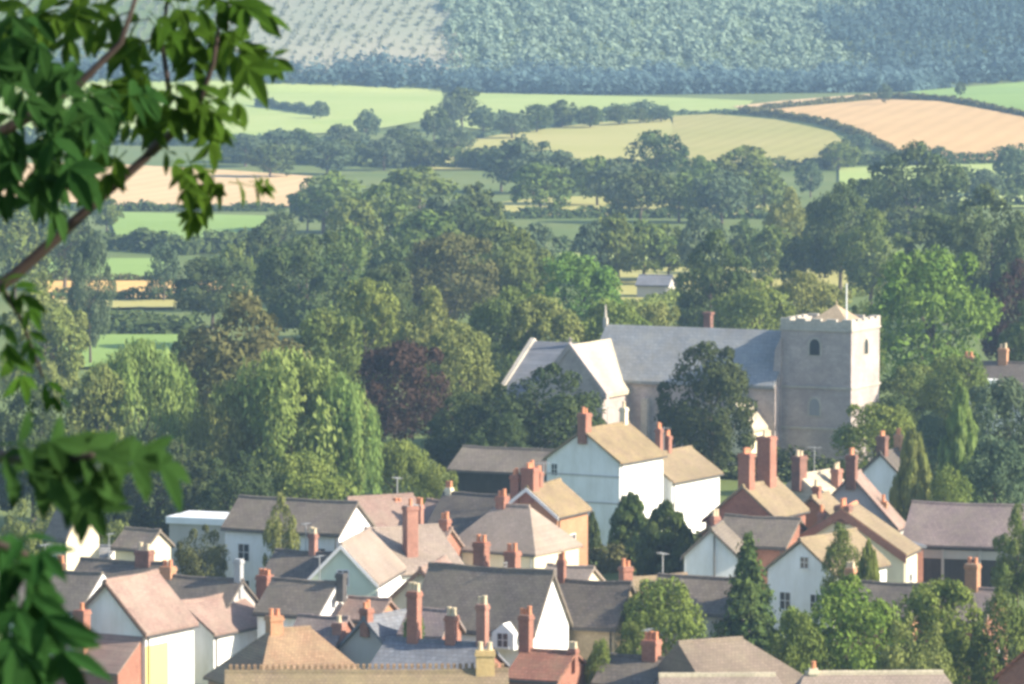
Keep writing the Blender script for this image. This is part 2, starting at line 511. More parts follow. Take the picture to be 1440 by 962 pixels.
def crown(kind, seed, n, leaf):
    rng = np.random.default_rng(seed)
    C, N, A = [], [], []
    asp, axis = 1.0, None
    if kind in ('round', 'dome', 'wide'):
        bot = {'round': .04, 'dome': .01, 'wide': .06}[kind]
        zc, rz = (1 + bot) / 2, (1 - bot) / 2
        nl = {'round': 46, 'dome': 50, 'wide': 50}[kind]
        asym = rng.normal(size=3) * .10
        per = n // nl
        for i in range(nl):
            d = unit(rng, 1)[0]
            if kind != 'dome' and d[2] < -.85: d[2] *= -1
            r = rng.uniform(.06, .20)
            k = (1 - r / .5 + rng.uniform(-.12, .09)) * (1 + d @ asym)
            lc = np.array([0, 0, zc]) + d * np.array([.5, .5, rz]) * k
            if kind == 'dome' and d[2] < 0: lc[:2] *= 1.05
            dd = unit(rng, per)
            dd += d * .45 + np.array([0, 0, .2]); dd /= np.linalg.norm(dd, axis=1, keepdims=True)
            C.append(lc + dd * r * rng.uniform(.62, 1.08, (per, 1)) * np.array([1, 1, .85]))
            N.append(dd + rng.normal(size=(per, 3)) * .5)
        m = n // 6
        dd = unit(rng, m) * rng.uniform(.2, .95, (m, 1)) ** .5
        C.append(np.array([0, 0, zc]) + dd * np.array([.36, .36, rz * .74])); N.append(rng.normal(size=(m, 3)))
    elif kind == 'weeping':
        nl = 46; per = n // nl; axis = np.array([0, 0, -1.0]); asp = 1.25
        for i in range(nl):
            a = rng.uniform(0, 6.283); q = rng.uniform(0, 1) ** .6
            top = .55 + .45 * math.sqrt(max(0, 1 - q * q * .8)) * rng.uniform(.85, 1.02)
            ln = rng.uniform(.25, .5) * (.6 + .6 * q)
            base = np.array([math.cos(a) * q * .42, math.sin(a) * q * .42, top])
            t = rng.uniform(0, 1, per)
            rr = (.085 * np.sin(np.clip(t * 2.6 + .5, 0, 3.0)) + .015)[:, None]
            dd = unit(rng, per)
            P = base - np.outer(t * ln, [0, 0, 1.0]) + dd * rr * rng.uniform(.6, 1.1, (per, 1)) + np.outer(t * .05, [math.cos(a), math.sin(a), 0])
            C.append(P); N.append(dd * np.array([1, 1, .3]) + np.array([math.cos(a), math.sin(a), .3]) * .5 + rng.normal(size=(per, 3)) * .6)
        m = n // 5
        dd = unit(rng, m) * rng.uniform(.2, 1, (m, 1)) ** .5
        C.append(np.array([0, 0, .48]) + dd * np.array([.36, .36, .42])); N.append(rng.normal(size=(m, 3)))
    elif kind == 'conifer':
        tiers = 22
        for k in range(tiers):
            t = (k + .5) / tiers
            Rr = .5 * (1 - t) ** .8 * rng.uniform(.85, 1.1)
            nb = max(5, int(11 * (1 - t)) + 3)
            for b_ in range(nb):
                a = rng.uniform(0, 6.283); ln = Rr * rng.uniform(.7, 1.12)
                cnt = max(3, int(n / (tiers * 9) * (.3 + ln * 2)))
                s = rng.uniform(.15, 1, cnt)
                P = np.stack([np.cos(a) * ln * s, np.sin(a) * ln * s, .04 + .96 * t - .07 * s * (1 - t) + .03 * s * s], 1)
                P += rng.normal(size=P.shape) * np.array([.018, .018, .010])
                C.append(P); N.append(np.array([math.cos(a) * .6, math.sin(a) * .6, .8]) + rng.normal(size=(cnt, 3)) * .4)
        m = n // 3
        t = rng.uniform(.02, .97, m); a = rng.uniform(0, 6.283, m)
        q = .40 * (1 - t) ** .85 * rng.uniform(.5, 1, m)
        C.append(np.stack([np.cos(a) * q, np.sin(a) * q, t], 1)); N.append(np.stack([np.cos(a), np.sin(a), a * 0 + .5], 1) + rng.normal(size=(m, 3)) * .5)
    elif kind == 'column':
        nl = 52; per = n // nl; axis = np.array([0, 0, 1.0]); asp = 1.5
        for i in range(nl):
            t = rng.uniform(.02, .92); a = rng.uniform(0, 6.283)
            prof = .5 * min(1, (1 - t) ** .6 * 1.3) * min(1, .7 + t * 3)
            r = rng.uniform(.13, .21) * (1.1 - t * .8)
            q = max(prof - r, 0) * rng.uniform(.85, 1.05)
            dd = unit(rng, per)
            C.append(np.array([math.cos(a) * q, math.sin(a) * q, t]) + dd * np.array([r, r, r * .75]) * rng.uniform(.7, 1.05, (per, 1)))
            N.append(dd + rng.normal(size=(per, 3)) * .45)
        m = n // 6
        t = rng.uniform(.02, .97, m); a = rng.uniform(0, 6.283, m)
        q = .4 * (1 - t) ** .65 * np.sqrt(rng.uniform(0, 1, m))
        C.append(np.stack([np.cos(a) * q, np.sin(a) * q, t], 1)); N.append(rng.normal(size=(m, 3)))
    C = np.concatenate(C); N = np.concatenate(N)
    C[:, 2] /= np.quantile(C[:, 2], .997)
    C[:, :2] *= .5 / np.quantile(np.hypot(C[:, 0], C[:, 1]), .98)
    C[:, 2] = np.maximum(C[:, 2], .01)
    sz = leaf * rng.uniform(.6, 1.25, len(C))
    return quads(C, N, sz, rng, axis, asp)

def trunk_bm(seed, kind):
    rng = random.Random(seed)
    bm = bmesh.new()
    if kind in ('conifer', 'column'):
        tube(bm, [(0, 0, -.02), (0, 0, .5), (0, 0, .93)], [.022, .014, .003])
    else:
        top = .62
        tube(bm, [(0, 0, -.02), (.004, 0, .08), (.01, .006, .3), (0, .01, top)], [.036, .027, .021, .008])
        for k in range(6):
            a = k * 1.05 + rng.random(); z = .2 + .06 * k
            q = .2 + .1 * rng.random()
            tube(bm, [(0, 0, z), (math.cos(a) * q * .5, math.sin(a) * q * .5, z + .10), (math.cos(a) * q, math.sin(a) * q, z + .26)], [.014, .009, .003], 5)
    return bm

CROWN, TRUNK = {}, {}
def proto(kind, var, far):
    key = (kind, var, far)
    if key not in CROWN:
        n, leaf = (1700, .048) if far else (8200, .0235)
        if kind == 'conifer': n, leaf = (900, .05) if far else (9500, .030)
        if kind == 'column': n, leaf = (1300, .06) if far else (11000, .033)
        if kind == 'weeping' and not far: n, leaf = 11000, .0185
        v, f = crown(kind, 100 * var + len(kind), n, leaf)
        if far:
            me = mesh_np('tree', v, f)
            me.materials.append(None); me.materials.append(M['bark'])
            bm = bmesh.new(); bm.from_mesh(me)
            b2 = trunk_bm(var, kind)
            m2 = bpy.data.meshes.new('t'); b2.to_mesh(m2); b2.free()
            k = len(bm.faces)
            bm.from_mesh(m2)
            bm.faces.ensure_lookup_table()
            for fc in bm.faces[k:]: fc.material_index = 1
            bm.to_mesh(me); bm.free(); bpy.data.meshes.remove(m2)
            CROWN[key] = me
        else:
            me = mesh_np('crown', v, f)
            me.materials.append(None)
            CROWN[key] = me
            bm = trunk_bm(var, kind)
            mt = bpy.data.meshes.new('trunk'); bm.to_mesh(mt); bm.free()
            mt.materials.append(M['bark'])
            TRUNK[key] = mt
    return CROWN[key], TRUNK.get(key)

TR = random.Random(5)
def plant(name, label, cat, x, y, w, h, kind, leaf, group=None, far=False):
    me, tr = proto(kind, TR.randrange(4), far)
    z = float(ground(x, y))
    if far:
        o = bpy.data.objects.new(name, me)
        COL.objects.link(o)
        o.location = (x, y, z); o.rotation_euler = (0, 0, TR.uniform(0, 6.28)); o.scale = (w, w, h)
        o.material_slots[0].link = 'OBJECT'; o.material_slots[0].material = M[leaf]
        return tag(o, label, cat, group)
    r = empty(name, (x, y, z), TR.uniform(0, 6.28))
    tag(r, label, cat, group)
    c = bpy.data.objects.new('crown', me); COL.objects.link(c); c.parent = r; c.scale = (w, w, h)
    c.material_slots[0].link = 'OBJECT'; c.material_slots[0].material = M[leaf]
    t = bpy.data.objects.new('trunk', tr); COL.objects.link(t); t.parent = r
    sc = min(w, h); t.scale = (sc, sc, h)
    return r

def tree(px, top, wpx, h=None, D=None, kind='round', leaf='leaf_oak', label='', name='broadleaf_tree', cat='tree', group=None, far=False):
    """a tree whose top is seen at (px, top) and whose crown is wpx pixels wide; give its height or its distance"""
    if D is None:
        D = depth_for(px, top, h)
    P = at(px, top, D)
    if h is None:
        h = P.z - float(ground(P.x, P.y))
    return plant(name, label, cat, P.x, P.y, wpx * D / F * 1.04, h * 1.02, kind, leaf, group, far)

def hedge(pts, h, wid, leaf, label, name='hedge', group=None, q=.55, dens=1.0, cat='hedge', kind=None, lump=.35):
    """leafy strip along a line of pixels where it meets the ground"""
    P = [ray_ground(px, py) for px, py in pts]
    seg = [(P[i + 1] - P[i]).length for i in range(len(P) - 1)]
    L = sum(seg)
    rng = np.random.default_rng(int(abs(pts[0][0] * 7 + pts[0][1] * 13)))
    n = int(min(L * (h * 2 + wid) * 3.0 / (q * q) * dens * .5, 14000))
    acc = np.concatenate([[0], np.cumsum(seg)])
    PX = np.array([[p.x, p.y, p.z] for p in P])
    s = rng.uniform(0, L, n)
    base = np.stack([np.interp(s, acc, PX[:, k]) for k in range(3)], 1)
    base[:, 2] = ground(base[:, 0], base[:, 1])
    ph = rng.uniform(0, 6.28, 4)
    hh = h * (1 + lump * (.5 * np.sin(s / (h * 1.1) + ph[0]) + .35 * np.sin(s / (h * .47) + ph[1]) + .3 * np.sin(s / (h * 2.7) + ph[2])))
    a = rng.uniform(-.2, math.pi + .2, n)
    k = rng.uniform(.7, 1.05, n)
    off = np.stack([np.zeros(n), np.cos(a) * wid * .5 * k, hh * np.clip(np.sin(a), 0.02, 1) ** .6 * k], 1)
    off[:, 0] = rng.normal(size=n) * .3
    cen = base + off
    nor = np.stack([rng.normal(size=n) * .5, np.cos(a), np.sin(a) + .2], 1) + rng.normal(size=(n, 3)) * .4
    o0 = P[0].copy()
    v, f = quads(cen - np.array(o0), nor, q * rng.uniform(.6, 1.3, n), rng)
    me = mesh_np(name, v, f)
    o = link(name, me, M[leaf])
    o.location = o0
    return tag(o, label, cat if kind is None else None, group, kind)

# ------------------------------------------------------------------ houses
def win_frame(parent, fx, u, z, w, h, mat='white_paint', mull=True):
    """window on a wall; fx maps (along, out, up) to local coordinates"""
    def bxs(bm, a0, a1, o0, o1, z0, z1):
        p, q = fx(a0, o0), fx(a1, o1)
        box(bm, min(p[0], q[0]), max(p[0], q[0]), min(p[1], q[1]), max(p[1], q[1]), z0, z1)
    bm = bmesh.new()
    t = .07
    bxs(bm, u - w / 2 - t, u - w / 2, -.05, .035, z - h / 2 - t, z + h / 2 + t)
    bxs(bm, u + w / 2, u + w / 2 + t, -.05, .035, z - h / 2 - t, z + h / 2 + t)
    bxs(bm, u - w / 2, u + w / 2, -.05, .033, z + h / 2, z + h / 2 + t)
    bxs(bm, u - w / 2 - .12, u + w / 2 + .12, -.05, .09, z - h / 2 - t - .05, z - h / 2 - t + .03)
    if mull:
        bxs(bm, u - .025, u + .025, -.04, .030, z - h / 2 - .03, z + h / 2)
        bxs(bm, u - w / 2, u + w / 2, -.04, .027, z - .02, z + .02)
    o = from_bm('window', bm, M[mat], parent)
    bm = bmesh.new()
    bxs(bm, u - w / 2, u + w / 2, -.045, .012, z - h / 2 - .03, z + h / 2)
    from_bm('pane', bm, M['glass'], o)
    return o

def chimney(parent, x, y, z0, z1, w, d, pots=2, mat='brick_red', potmat='terracotta', poth=.45):
    if mat == 'brick_red': mat = random.choice(['brick_red', 'brick_red', 'brick_sooty', 'brick_pink'])
    if potmat == 'terracotta' and random.random() < .3: potmat = 'buff_clay'
    bm = bmesh.new()
    box(bm, x - w / 2, x + w / 2, y - d / 2, y + d / 2, z0, z1 - .3)
    e = .06
    box(bm, x - w / 2 - e, x + w / 2 + e, y - d / 2 - e, y + d / 2 + e, z1 - .298, z1 - .14)
    box(bm, x - w / 2 - .02, x + w / 2 + .02, y - d / 2 - .02, y + d / 2 + .02, z1 - .138, z1)
    o = from_bm('chimney', bm, M[mat], parent)
    for k in range(pots):
        t = (k + .5) / pots - .5
        cx, cy = (x, y + t * d) if d >= w else (x + t * w, y)
        bm = bmesh.new()
        ph = poth * random.uniform(.8, 1.2)
        tube(bm, [(cx, cy, z1 + .002), (cx, cy, z1 + ph * .8), (cx, cy, z1 + ph * .82), (cx, cy, z1 + ph)], [.15, .12, .145, .145], 8)
        from_bm('chimney_pot', bm, M[potmat], o)
    return o

GH = 'houses of the little town'
def house(label, ref, zr, yaw, L, Wd, drop, roof, wall, chim=(), hip=(0, 0), wins=(), barge=None, oh=.22, name='house',
          cat='house', D=None, ridge=None, auto=True, group=GH, barge_d=.26):
    """gabled or hipped house; ref = pixel of the ridge end nearest the camera, zr = ridge height, yaw = ridge direction (0 away, 90 right)"""
    px, py = ref
    if D is None:
        D = (HC - zr) * F / (py + 35.0)
    P = at(px, py, D)
    zr = P.z
    th = R(yaw)
    dv = Vector((math.sin(th), math.cos(th), 0))
    base = Vector((P.x, P.y, 0)) - dv * hip[0]
    root = empty(name, base, -th)
    tag(root, label, cat, group)
    he = zr - drop
    hw = Wd / 2
    t = .16
    sl = drop / hw
    sagf = lambda y: 0.0
    # walls
    bm = bmesh.new()
    pts = [(-hw, -.3), (hw, -.3), (hw, he), (-hw, he)]
    if hip[0] == 0 and hip[1] == 0:
        pts = [(-hw, -.3), (hw, -.3), (hw, he), (0, zr - t * 1.2 - .08), (-hw, he)]
        prism(bm, pts, 0, L)
    else:
        prism(bm, pts, 0, L)
        if hip[0] == 0 or hip[1] == 0:
            y0, y1 = (0, .25) if hip[0] == 0 else (L - .25, L)
            prism(bm, [(-hw + .02, he + .002), (hw - .02, he + .002), (0, zr - t * 1.3)], y0 + .001, y1 - .001)
    from_bm('wall', bm, M[wall], root)
    # roof
    bm = bmesh.new()
    ze = he - oh * sl
    if hip[0] == 0 and hip[1] == 0:
        e = hw + oh
        tt = t * math.sqrt(1 + sl * sl)
        sagf = sag_prism(bm, [(-e, ze), (0, zr - tt + .02), (e, ze), (e, ze + tt), (0, zr), (-e, ze + tt)], -oh, L + oh, random.uniform(.03, .10))
    else:
        e = hw + oh
        ya, yb = -oh, L + oh
        lo = [bm.verts.new(p) for p in ((-e, ya, ze), (e, ya, ze), (e, yb, ze), (-e, yb, ze))]
        hi = [bm.verts.new(p) for p in ((-e, ya, ze + t), (e, ya, ze + t), (e, yb, ze + t), (-e, yb, ze + t))]
        r0 = bm.verts.new((0, hip[0] if hip[0] else ya, zr)); r1 = bm.verts.new((0, L - hip[1] if hip[1] else yb, zr))
        bm.faces.new(lo[::-1])
        for i in range(4):
            bm.faces.new((lo[i], lo[(i + 1) % 4], hi[(i + 1) % 4], hi[i]))
        bm.faces.new((hi[0], hi[1], r0)); bm.faces.new((hi[2], hi[3], r1))
        bm.faces.new((hi[1], hi[2], r1, r0)); bm.faces.new((hi[3], hi[0], r0, r1))
    # ridge capping
    ra, rb = (hip[0] or -oh - .01), (L - hip[1] if hip[1] else L + oh + .01)
    ro = from_bm('roof', bm, M[roof], root)
    bm = bmesh.new()
    n = max(3, int((rb - ra) / .45))
    for k in range(n):
        a, b_ = ra + (rb - ra) * k / n, ra + (rb - ra) * (k + 1) / n
        j = random.uniform(-.008, .008)
        zq = zr + sagf((a + b_) / 2)
        prism(bm, [(-.16, zq - .16 * sl + .02), (0, zq + .01), (.16, zq - .16 * sl + .02), (.11, zq + .075 + j), (0, zq + .12 + j), (-.11, zq + .075 + j)], a + .004, b_ - .004)
    from_bm('ridge_tiles', bm, M[ridge or ('terracotta' if roof.startswith('tile_red') else roof)], ro)
    if barge and hip[0] == 0:
        bm = bmesh.new()
        e = hw + oh
        d = barge_d
        prism(bm, [(-e, ze - d + .1), (0, zr - d - .1), (e, ze - d + .1), (e, ze + .12), (0, zr - .06), (-e, ze + .12)], -oh - .06, -oh - .003)
        from_bm('bargeboard', bm, M[barge], root)
    # gutters
    for s in (-1, 1):
        bm = bmesh.new()
        x = s * (hw + oh + .05)
        box(bm, x - .05, x + .05, -oh + .03, L + oh - .03, ze - .06, ze + .05)
        from_bm('gutter', bm, M['dark_trim'], ro)
    for c in chim:
        cpx, cpy, cw = c[0], c[1], c[2]
        opt = c[3] if len(c) > 3 else {}
        best = min(np.linspace(0, 1, 101), key=lambda q: abs(proj(base + dv * L * q + Vector((0, 0, zr)))[0] - cpx))
        if 't' in opt: best = opt['t']
        off = opt.get('off', 0)
        side = Vector((math.cos(th), -math.sin(th), 0))
        Q = base + dv * (L * best) + side * off
        zt = at(cpx, cpy, Q.y).z
        pots = opt.get('pots', 2)
        zt -= .4 if pots else 0
        wm = max(cw * D / F * .82, .45)
        chimney(root, off, L * best, zr - 1.2 - abs(off) * sl, zt, min(wm, .75) if opt.get('pots', 2) < 3 else wm, wm, pots, opt.get('mat', 'brick_red'), opt.get('pot', 'terracotta'))
    fx = {'near': lambda a, o: (a, -o), 'right': lambda a, o: (hw + o, a), 'left': lambda a, o: (-hw - o, a)}
    for w in wins:
        win_frame(root, fx[w[0]], w[1], w[2], w[3], w[4])
    if auto:
        for z in (1.5, 4.1):
            if z + .7 < he:
                n = max(1, int(L / 3))
                for k in range(n):
                    win_frame(root, fx['right'], L * (k + .5) / n, z, .85, 1.15)
                    win_frame(root, fx['left'], L * (k + .5) / n, z, .85, 1.15)
                if Wd > 4:
                    for a in (-Wd * .23, Wd * .23):
                        win_frame(root, fx['near'], a, z, .8, 1.1)
    for sx, yy in ((hw - .0, .25), (-hw + .0, .25)):
        bm = bmesh.new()
        x = sx + math.copysign(.06, sx)
        tube(bm, [(x, yy, -.2), (x, yy, he - oh * sl)], [.045, .045], 6)
        from_bm('downpipe', bm, M['dark_trim'] if random.random() < .5 else M['metal_grey'], root)
    if chim and random.random() < .4:
        bm = bmesh.new()
        y = L * random.uniform(.2, .8); zt = zr + random.uniform(1.3, 2.0)
        box(bm, -.025, .025, y - .025, y + .025, zr - .3, zt)
        box(bm, -.55, .55, y - .015, y + .015, zt - .06, zt - .03)
        for q in (-.5, -.3, -.1, .1, .3, .5):
            box(bm, q - .012, q + .012, y - .22, y + .22, zt - .055, zt - .035)
        from_bm('aerial', bm, M['metal_grey'], root)
    root['dims'] = (L, Wd, he, zr)
    return root

def part_box(root, name, dims, mat, sub=None):
    bm = bmesh.new(); box(bm, *dims)
    return from_bm(name, bm, M[mat], root)

def lean_to(root, x0, x1, y0, y1, zlo, zhi, roof, wall):
    """low wing against the near gable: wall and roof parts, sloping down towards the camera"""
    bm = bmesh.new()
    vs = [(y0, -.3), (y1, -.3), (y1, zhi - .15), (y0, zlo - .15)]
    a = [bm.verts.new((x0, y, z)) for y, z in vs]; b_ = [bm.verts.new((x1, y, z)) for y, z in vs]
    bm.faces.new(a); bm.faces.new(b_[::-1])
    for i in range(4): bm.faces.new((a[i], b_[i], b_[(i + 1) % 4], a[(i + 1) % 4]))
    from_bm('wing_wall', bm, M[wall], root)
    bm = bmesh.new()
    s = (zhi - zlo) / (y1 - y0)
    vs = [(y0 - .25, zlo - .25 * s - .12), (y1 - .004, zhi - .12), (y1 - .004, zhi), (y0 - .25, zlo - .25 * s)]
    a = [bm.verts.new((x0 - .15, y, z)) for y, z in vs]; b_ = [bm.verts.new((x1 + .15, y, z)) for y, z in vs]
    bm.faces.new(a); bm.faces.new(b_[::-1])
    for i in range(4): bm.faces.new((a[i], b_[i], b_[(i + 1) % 4], a[(i + 1) % 4]))
    from_bm('wing_roof', bm, M[roof], root)

random.seed(11)
# --- upper right: white house and its neighbours
h = house('tall white rendered house with lichened tan roof, its pale gable towards us', (820, 603), 9.3, 30, 7.2, 6.6, 2.5, 'tile_lichen', 'white_render',
          chim=[(822, 574, 20), (876, 566, 11, {'t': .93, 'mat': 'cream_render', 'pots': 1})],
          wins=[('near', -2.6, 5.9, .5, .85)], auto=False)
part_box(h, 'string_course', (-3.34, 3.34, -.06, .05, 5.52, 5.62), 'grey_render')
part_box(h, 'string_course', (-3.34, 3.34, -.06, .05, 3.4, 3.5), 'grey_render')
house('lower cream white house with tan roof joined behind the tall white house', (903, 640), 6.7, 30, 8.2, 5.5, 2.0, 'tile_tan', 'white_render', D=389.6, auto=False,
      chim=[(927, 596, 10), (939, 606, 11)])
house('long dark boarded barn with a mossy slate roof under the yew trees', (800, 634), 5.5, -66, 9.5, 6.2, 1.7, 'slate_grey', 'dark_boards', name='barn', cat='barn', auto=False)
# --- red chimney cluster left of the white house
house('orange brick house with yellow lichened roof in front of the tall white house', (742, 684), 8.4, 26, 5.2, 4.7, 2.0, 'tile_lichen', 'brick_orange',
      chim=[(742, 650, 24, {'t': .08, 'pots': 3}), (728, 660, 15, {'t': 0.02, 'off': -1.0}), (752, 656, 12, {'t': .35})], barge='white_paint')
house('house with a broad pale hipped tan roof below the yellow roof', (745, 712), 7.4, -60, 7.2, 6.4, 2.9, 'tile_pale', 'cream_render', hip=(2.2, 2.4),
      chim=[(707, 690, 17, {'t': .62})])
house('dark slate roofed house with a bright white verge, below the dark barn', (712, 697), 7.3, -62, 5.0, 6.2, 2.7, 'slate_dark', 'white_render',
      chim=[(649, 678, 9, {'t': .95, 'mat': 'cream_render'})])
house('small brick house with twin red chimneys beside the tall single chimney', (632, 742), 6.2, -64, 3.4, 4.6, 1.9, 'tile_pink', 'brick_red',
      chim=[(609, 702, 9, {'t': .7}), (626, 722, 15, {'t': .1})])
# --- pink roof and green gable group
house('low house with pinkish orange roof at the wood edge', (492, 700), 6.8, 62, 6.0, 5.2, 2.4, 'tile_pink', 'brick_orange', hip=(0, .8),
      chim=[(559, 702, 14, {'t': .62, 'off': .4})])
house('long grey slate house with a white gable, under the wood', (500, 706), 7.9, -64, 9.2, 5.0, 2.0, 'slate_grey', 'white_render', chim=())
house('wide house with pale pinkish slate roof and one very tall brick chimney', (517, 743), 7.6, 62, 5.2, 8.6, 2.7, 'tile_pale', 'white_render', D=333,
      chim=[(571, 703, 21, {'off': 2.6, 't': .38, 'pots': 1})])
h = house('house with a pale green rendered gable and tan roof', (480, 764), 7.5, 10, 9.0, 4.7, 2.6, 'tile_pale', 'green_render', auto=False, barge='white_paint')
part_box(h, 'garage_door', (-.6, 2.0, -.05, .05, .0, 3.2), 'dark_trim')
part_box(h, 'side_cladding', (2.35, 2.41, .02, 8.9, -.2, 4.75), 'white_render')
win_frame(h, lambda a, o: (a, -o), .1, 5.1, .7, .9)
house('dark blue slate house tucked left of the green gable', (476, 778), 6.4, -64, 4.6, 5.2, 2.0, 'slate_dark', 'grey_render', chim=[(440, 742, 12, {'mat': 'brick_red', 'pot': 'buff_clay'})])
house('cream gabled cottage with brown bargeboards, right of the green gable', (592, 798), 6.8, 14, 6.0, 5.4, 2.7, 'tile_pink', 'cream_render', barge='brown_trim')
# --- centre front
h = house('steep dark slate house with a brilliant white gable', (775, 803), 8.6, -64, 8.2, 5.0, 3.5, 'slate_grey', 'white_render',
          chim=[(686, 753, 22, {'t': .62, 'off': .6}), (722, 766, 22, {'t': .36, 'off': .6, 'mat': 'brick_red'})], wins=(), auto=False)
bm = bmesh.new(); prism(bm, [(-.75, 3.9), (.75, 3.9), (.75, 4.9), (0, 5.5), (-.75, 4.9)], -.0, 1.4)
bmesh.ops.transform(bm, matrix=Matrix.Translation((-3.3, 1.7, 0)) @ Matrix.Rotation(R(-90), 4, 'Z'), verts=bm.verts)
from_bm('dormer', bm, M['white_render'], h)
win_frame(h, lambda a, o: (-3.3 - o, a), 1.7, 4.5, .7, .8)
bm = bmesh.new(); tube(bm, [(.1, 3.1, 8.2), (.1, 3.1, 8.9)], [.03, .03], 6); box(bm, -.4, .6, 3.07, 3.13, 8.8, 8.84); box(bm, -.3, .5, 3.075, 3.125, 8.6, 8.63)
from_bm('aerial', bm, M['metal_grey'], h)
house('dark slate house with a warm tan stone wall, right of the white gable', (884, 819), 7.4, -68, 5.6, 5.0, 2.5, 'slate_dark', 'tan_stone',
      chim=[(810, 778, 10, {'t': .8})])
house('low house with a sunlit tan roof and pink chimney by the two columnar conifers', (880, 812), 5.8, 62, 4.4, 4.2, 1.2, 'tile_tan', 'white_render', chim=[(868, 788, 18, {'t': 0})])
house('plain grey slate house behind the round bush', (1046, 814), 6.0, -66, 5.8, 5.0, 2.0, 'slate_grey', 'grey_render')
h = house('slate terrace house with a navy roof and three tall red chimneys', (684, 905), 6.3, -66, 6.2, 5.2, 1.6, 'slate_blue', 'brick_red',
      chim=[(677, 840, 17, {'t': .04}), (641, 856, 18, {'t': .36}), (598, 822, 20, {'t': .75, 'pots': 3})])
house('red brick house with russet tiled roof at the bottom edge', (806, 916), 6.0, -66, 3.0, 5.0, 1.4, 'tile_russet', 'brick_red', chim=[(823, 902, 12, {'t': 0}), (710, 855, 20, {'t': 1.0, 'pots': 3})])
house('small blue slate cottage beside the leafy bush, red chimney on its end', (514, 868), 6.3, 34, 5.0, 4.2, 2.2, 'slate_blue', 'grey_render', chim=[(510, 846, 17, {'t': .02})])
house('brown brick house with a dark roof, chimney at its right end', (486, 868), 6.0, -66, 3.0, 4.6, 2.0, 'tile_purple', 'brick_red', chim=[(482, 866, 18, {'t': 0, 'off': -.9, 'pots': 1})])
house('slate cottage with a small white gable right of the brick chimneys', (470, 819), 6.5, -62, 4.4, 4.4, 1.9, 'slate_grey', 'white_render',
      chim=[(477, 806, 14, {'t': -.12, 'mat': 'dark_trim', 'pots': 0})], barge='white_paint')
house('dark slate cottage with a white gable behind the orange chimney', (402, 842), 4.8, -62, 3.2, 4.6, 2.1, 'slate_dark', 'white_render', chim=[(376, 800, 22, {'t': .5, 'pots': 3})], barge='white_paint')
house('slate roofed house with an orange chimney behind the two pink roofs', (338, 815), 6.2, -64, 5.4, 5.0, 2.0, 'slate_dark', 'grey_render', chim=[(261, 788, 22, {'t': 1.0, 'mat': 'brick_orange', 'pots': 2}), (340, 786, 4, {'t': .02, 'mat': 'metal_grey', 'pots': 0})])
# --- left
h = house('house with a large pink tiled roof and white wall, yellow at its corner', (150, 816), 7.5, 30, 5.4, 5.8, 3.1, 'tile_pink', 'white_render', barge='brown_trim',
          wins=(), auto=False)
lean_to(h, -2.85, 2.6, -2.6, 0, 2.2, 4.0, 'tile_pink', 'brick_red')
part_box(h, 'painted_corner', (2.86, 2.915, .02, 2.5, -.2, 3.4), 'yellow_render')
chimney(h, -.9, -1.4, 2.0, 5.6, .75, .75, 1)
house('cottage with a pink roof adjoining the large pink roof', (256, 846), 5.7, 30, 6.2, 4.8, 1.9, 'tile_pink', 'white_render', D=308, auto=False)
house('slate cottage with a white verge, half hidden by foreground leaves', (140, 806), 6.8, -62, 5.4, 5.0, 2.2, 'slate_grey', 'white_render', barge='white_paint', chim=[(98, 783, 10, {'t': .55})])
house('dark slate house with a broad maroon chimney beside a cream gable', (232, 792), 6.7, -64, 6.2, 5.0, 2.2, 'slate_dark', 'cream_render', chim=[(205, 765, 28, {'t': .25, 'pots': 2})])
house('narrow cream house lit brightly between the leaves at the left', (116, 700), 8.8, -50, 1.8, 3.2, 2.6, 'slate_grey', 'cream_render')
house('white walled outbuilding beside the narrow cream house', (162, 768), 5.0, -62, 2.0, 3.4, .8, 'slate_pale', 'white_render', auto=False, name='outbuilding', cat='outbuilding')
house('small cream house peeping above the maroon chimney', (222, 745), 6.6, -58, 2.6, 3.0, 1.2, 'slate_grey', 'cream_render', auto=False)
house('front house with an orange brown hipped roof and orange chimney', (380, 886), 7.0, 62, 7.4, 7.0, 3.0, 'tile_brown', 'brick_orange', hip=(2.4, 2.4),
      chim=[(384, 856, 24, {'t': .36, 'mat': 'brick_orange', 'pots': 2})])
# flat roofed building
P = at(298, 726, 362)
r = empty('flat_roofed_building', (P.x, P.y, 0), R(-20))
tag(r, 'low flat building with a white roof edge below the trees', 'building', GH)
part_box(r, 'wall', (-2.6, 2.6, -2, 2, -.3, P.z - .4), 'grey_render')
part_box(r, 'roof', (-2.8, 2.8, -2.2, 2.2, P.z - .398, P.z + .1), 'felt_white')
# --- right
house('red brick gabled house with tan roof and two tall chimneys, below the church tower', (1045, 682), 8.0, 28, 5.6, 4.9, 2.2, 'tile_tan', 'brick_red',
      chim=[(1051, 630, 22, {'t': .1, 'pots': 3}), (1083, 606, 26, {'t': .72, 'pots': 3})])
house('house with pale cream hipped roof right of the tall brick chimneys', (1124, 668), 7.0, 34, 5.6, 5.8, 2.2, 'stone_slate', 'cream_render', hip=(0, 1.0),
      chim=[(1110, 634, 24, {'t': .0}), (1163, 652, 15, {'t': .55, 'off': 1.5})])
house('grey gabled house with a pink lit verge, below the church tower', (1197, 666), 7.5, 18, 2.6, 7.0, 4.0, 'tile_pink', 'grey_render',
      chim=[(1195, 632, 19, {'t': .05}), (1235, 698, 13, {'t': .5, 'off': 2.2, 'mat': 'brick_orange', 'pots': 1})])
house('small white gabled house with a maroon chimney behind the grey gable', (1238, 636), 7.9, 24, 4.5, 4.6, 2.4, 'slate_dark', 'white_render', D=386,
      chim=[(1241, 606, 18, {'t': .1}), (1289, 604, 12, {'t': .95, 'mat': 'brick_orange'})])
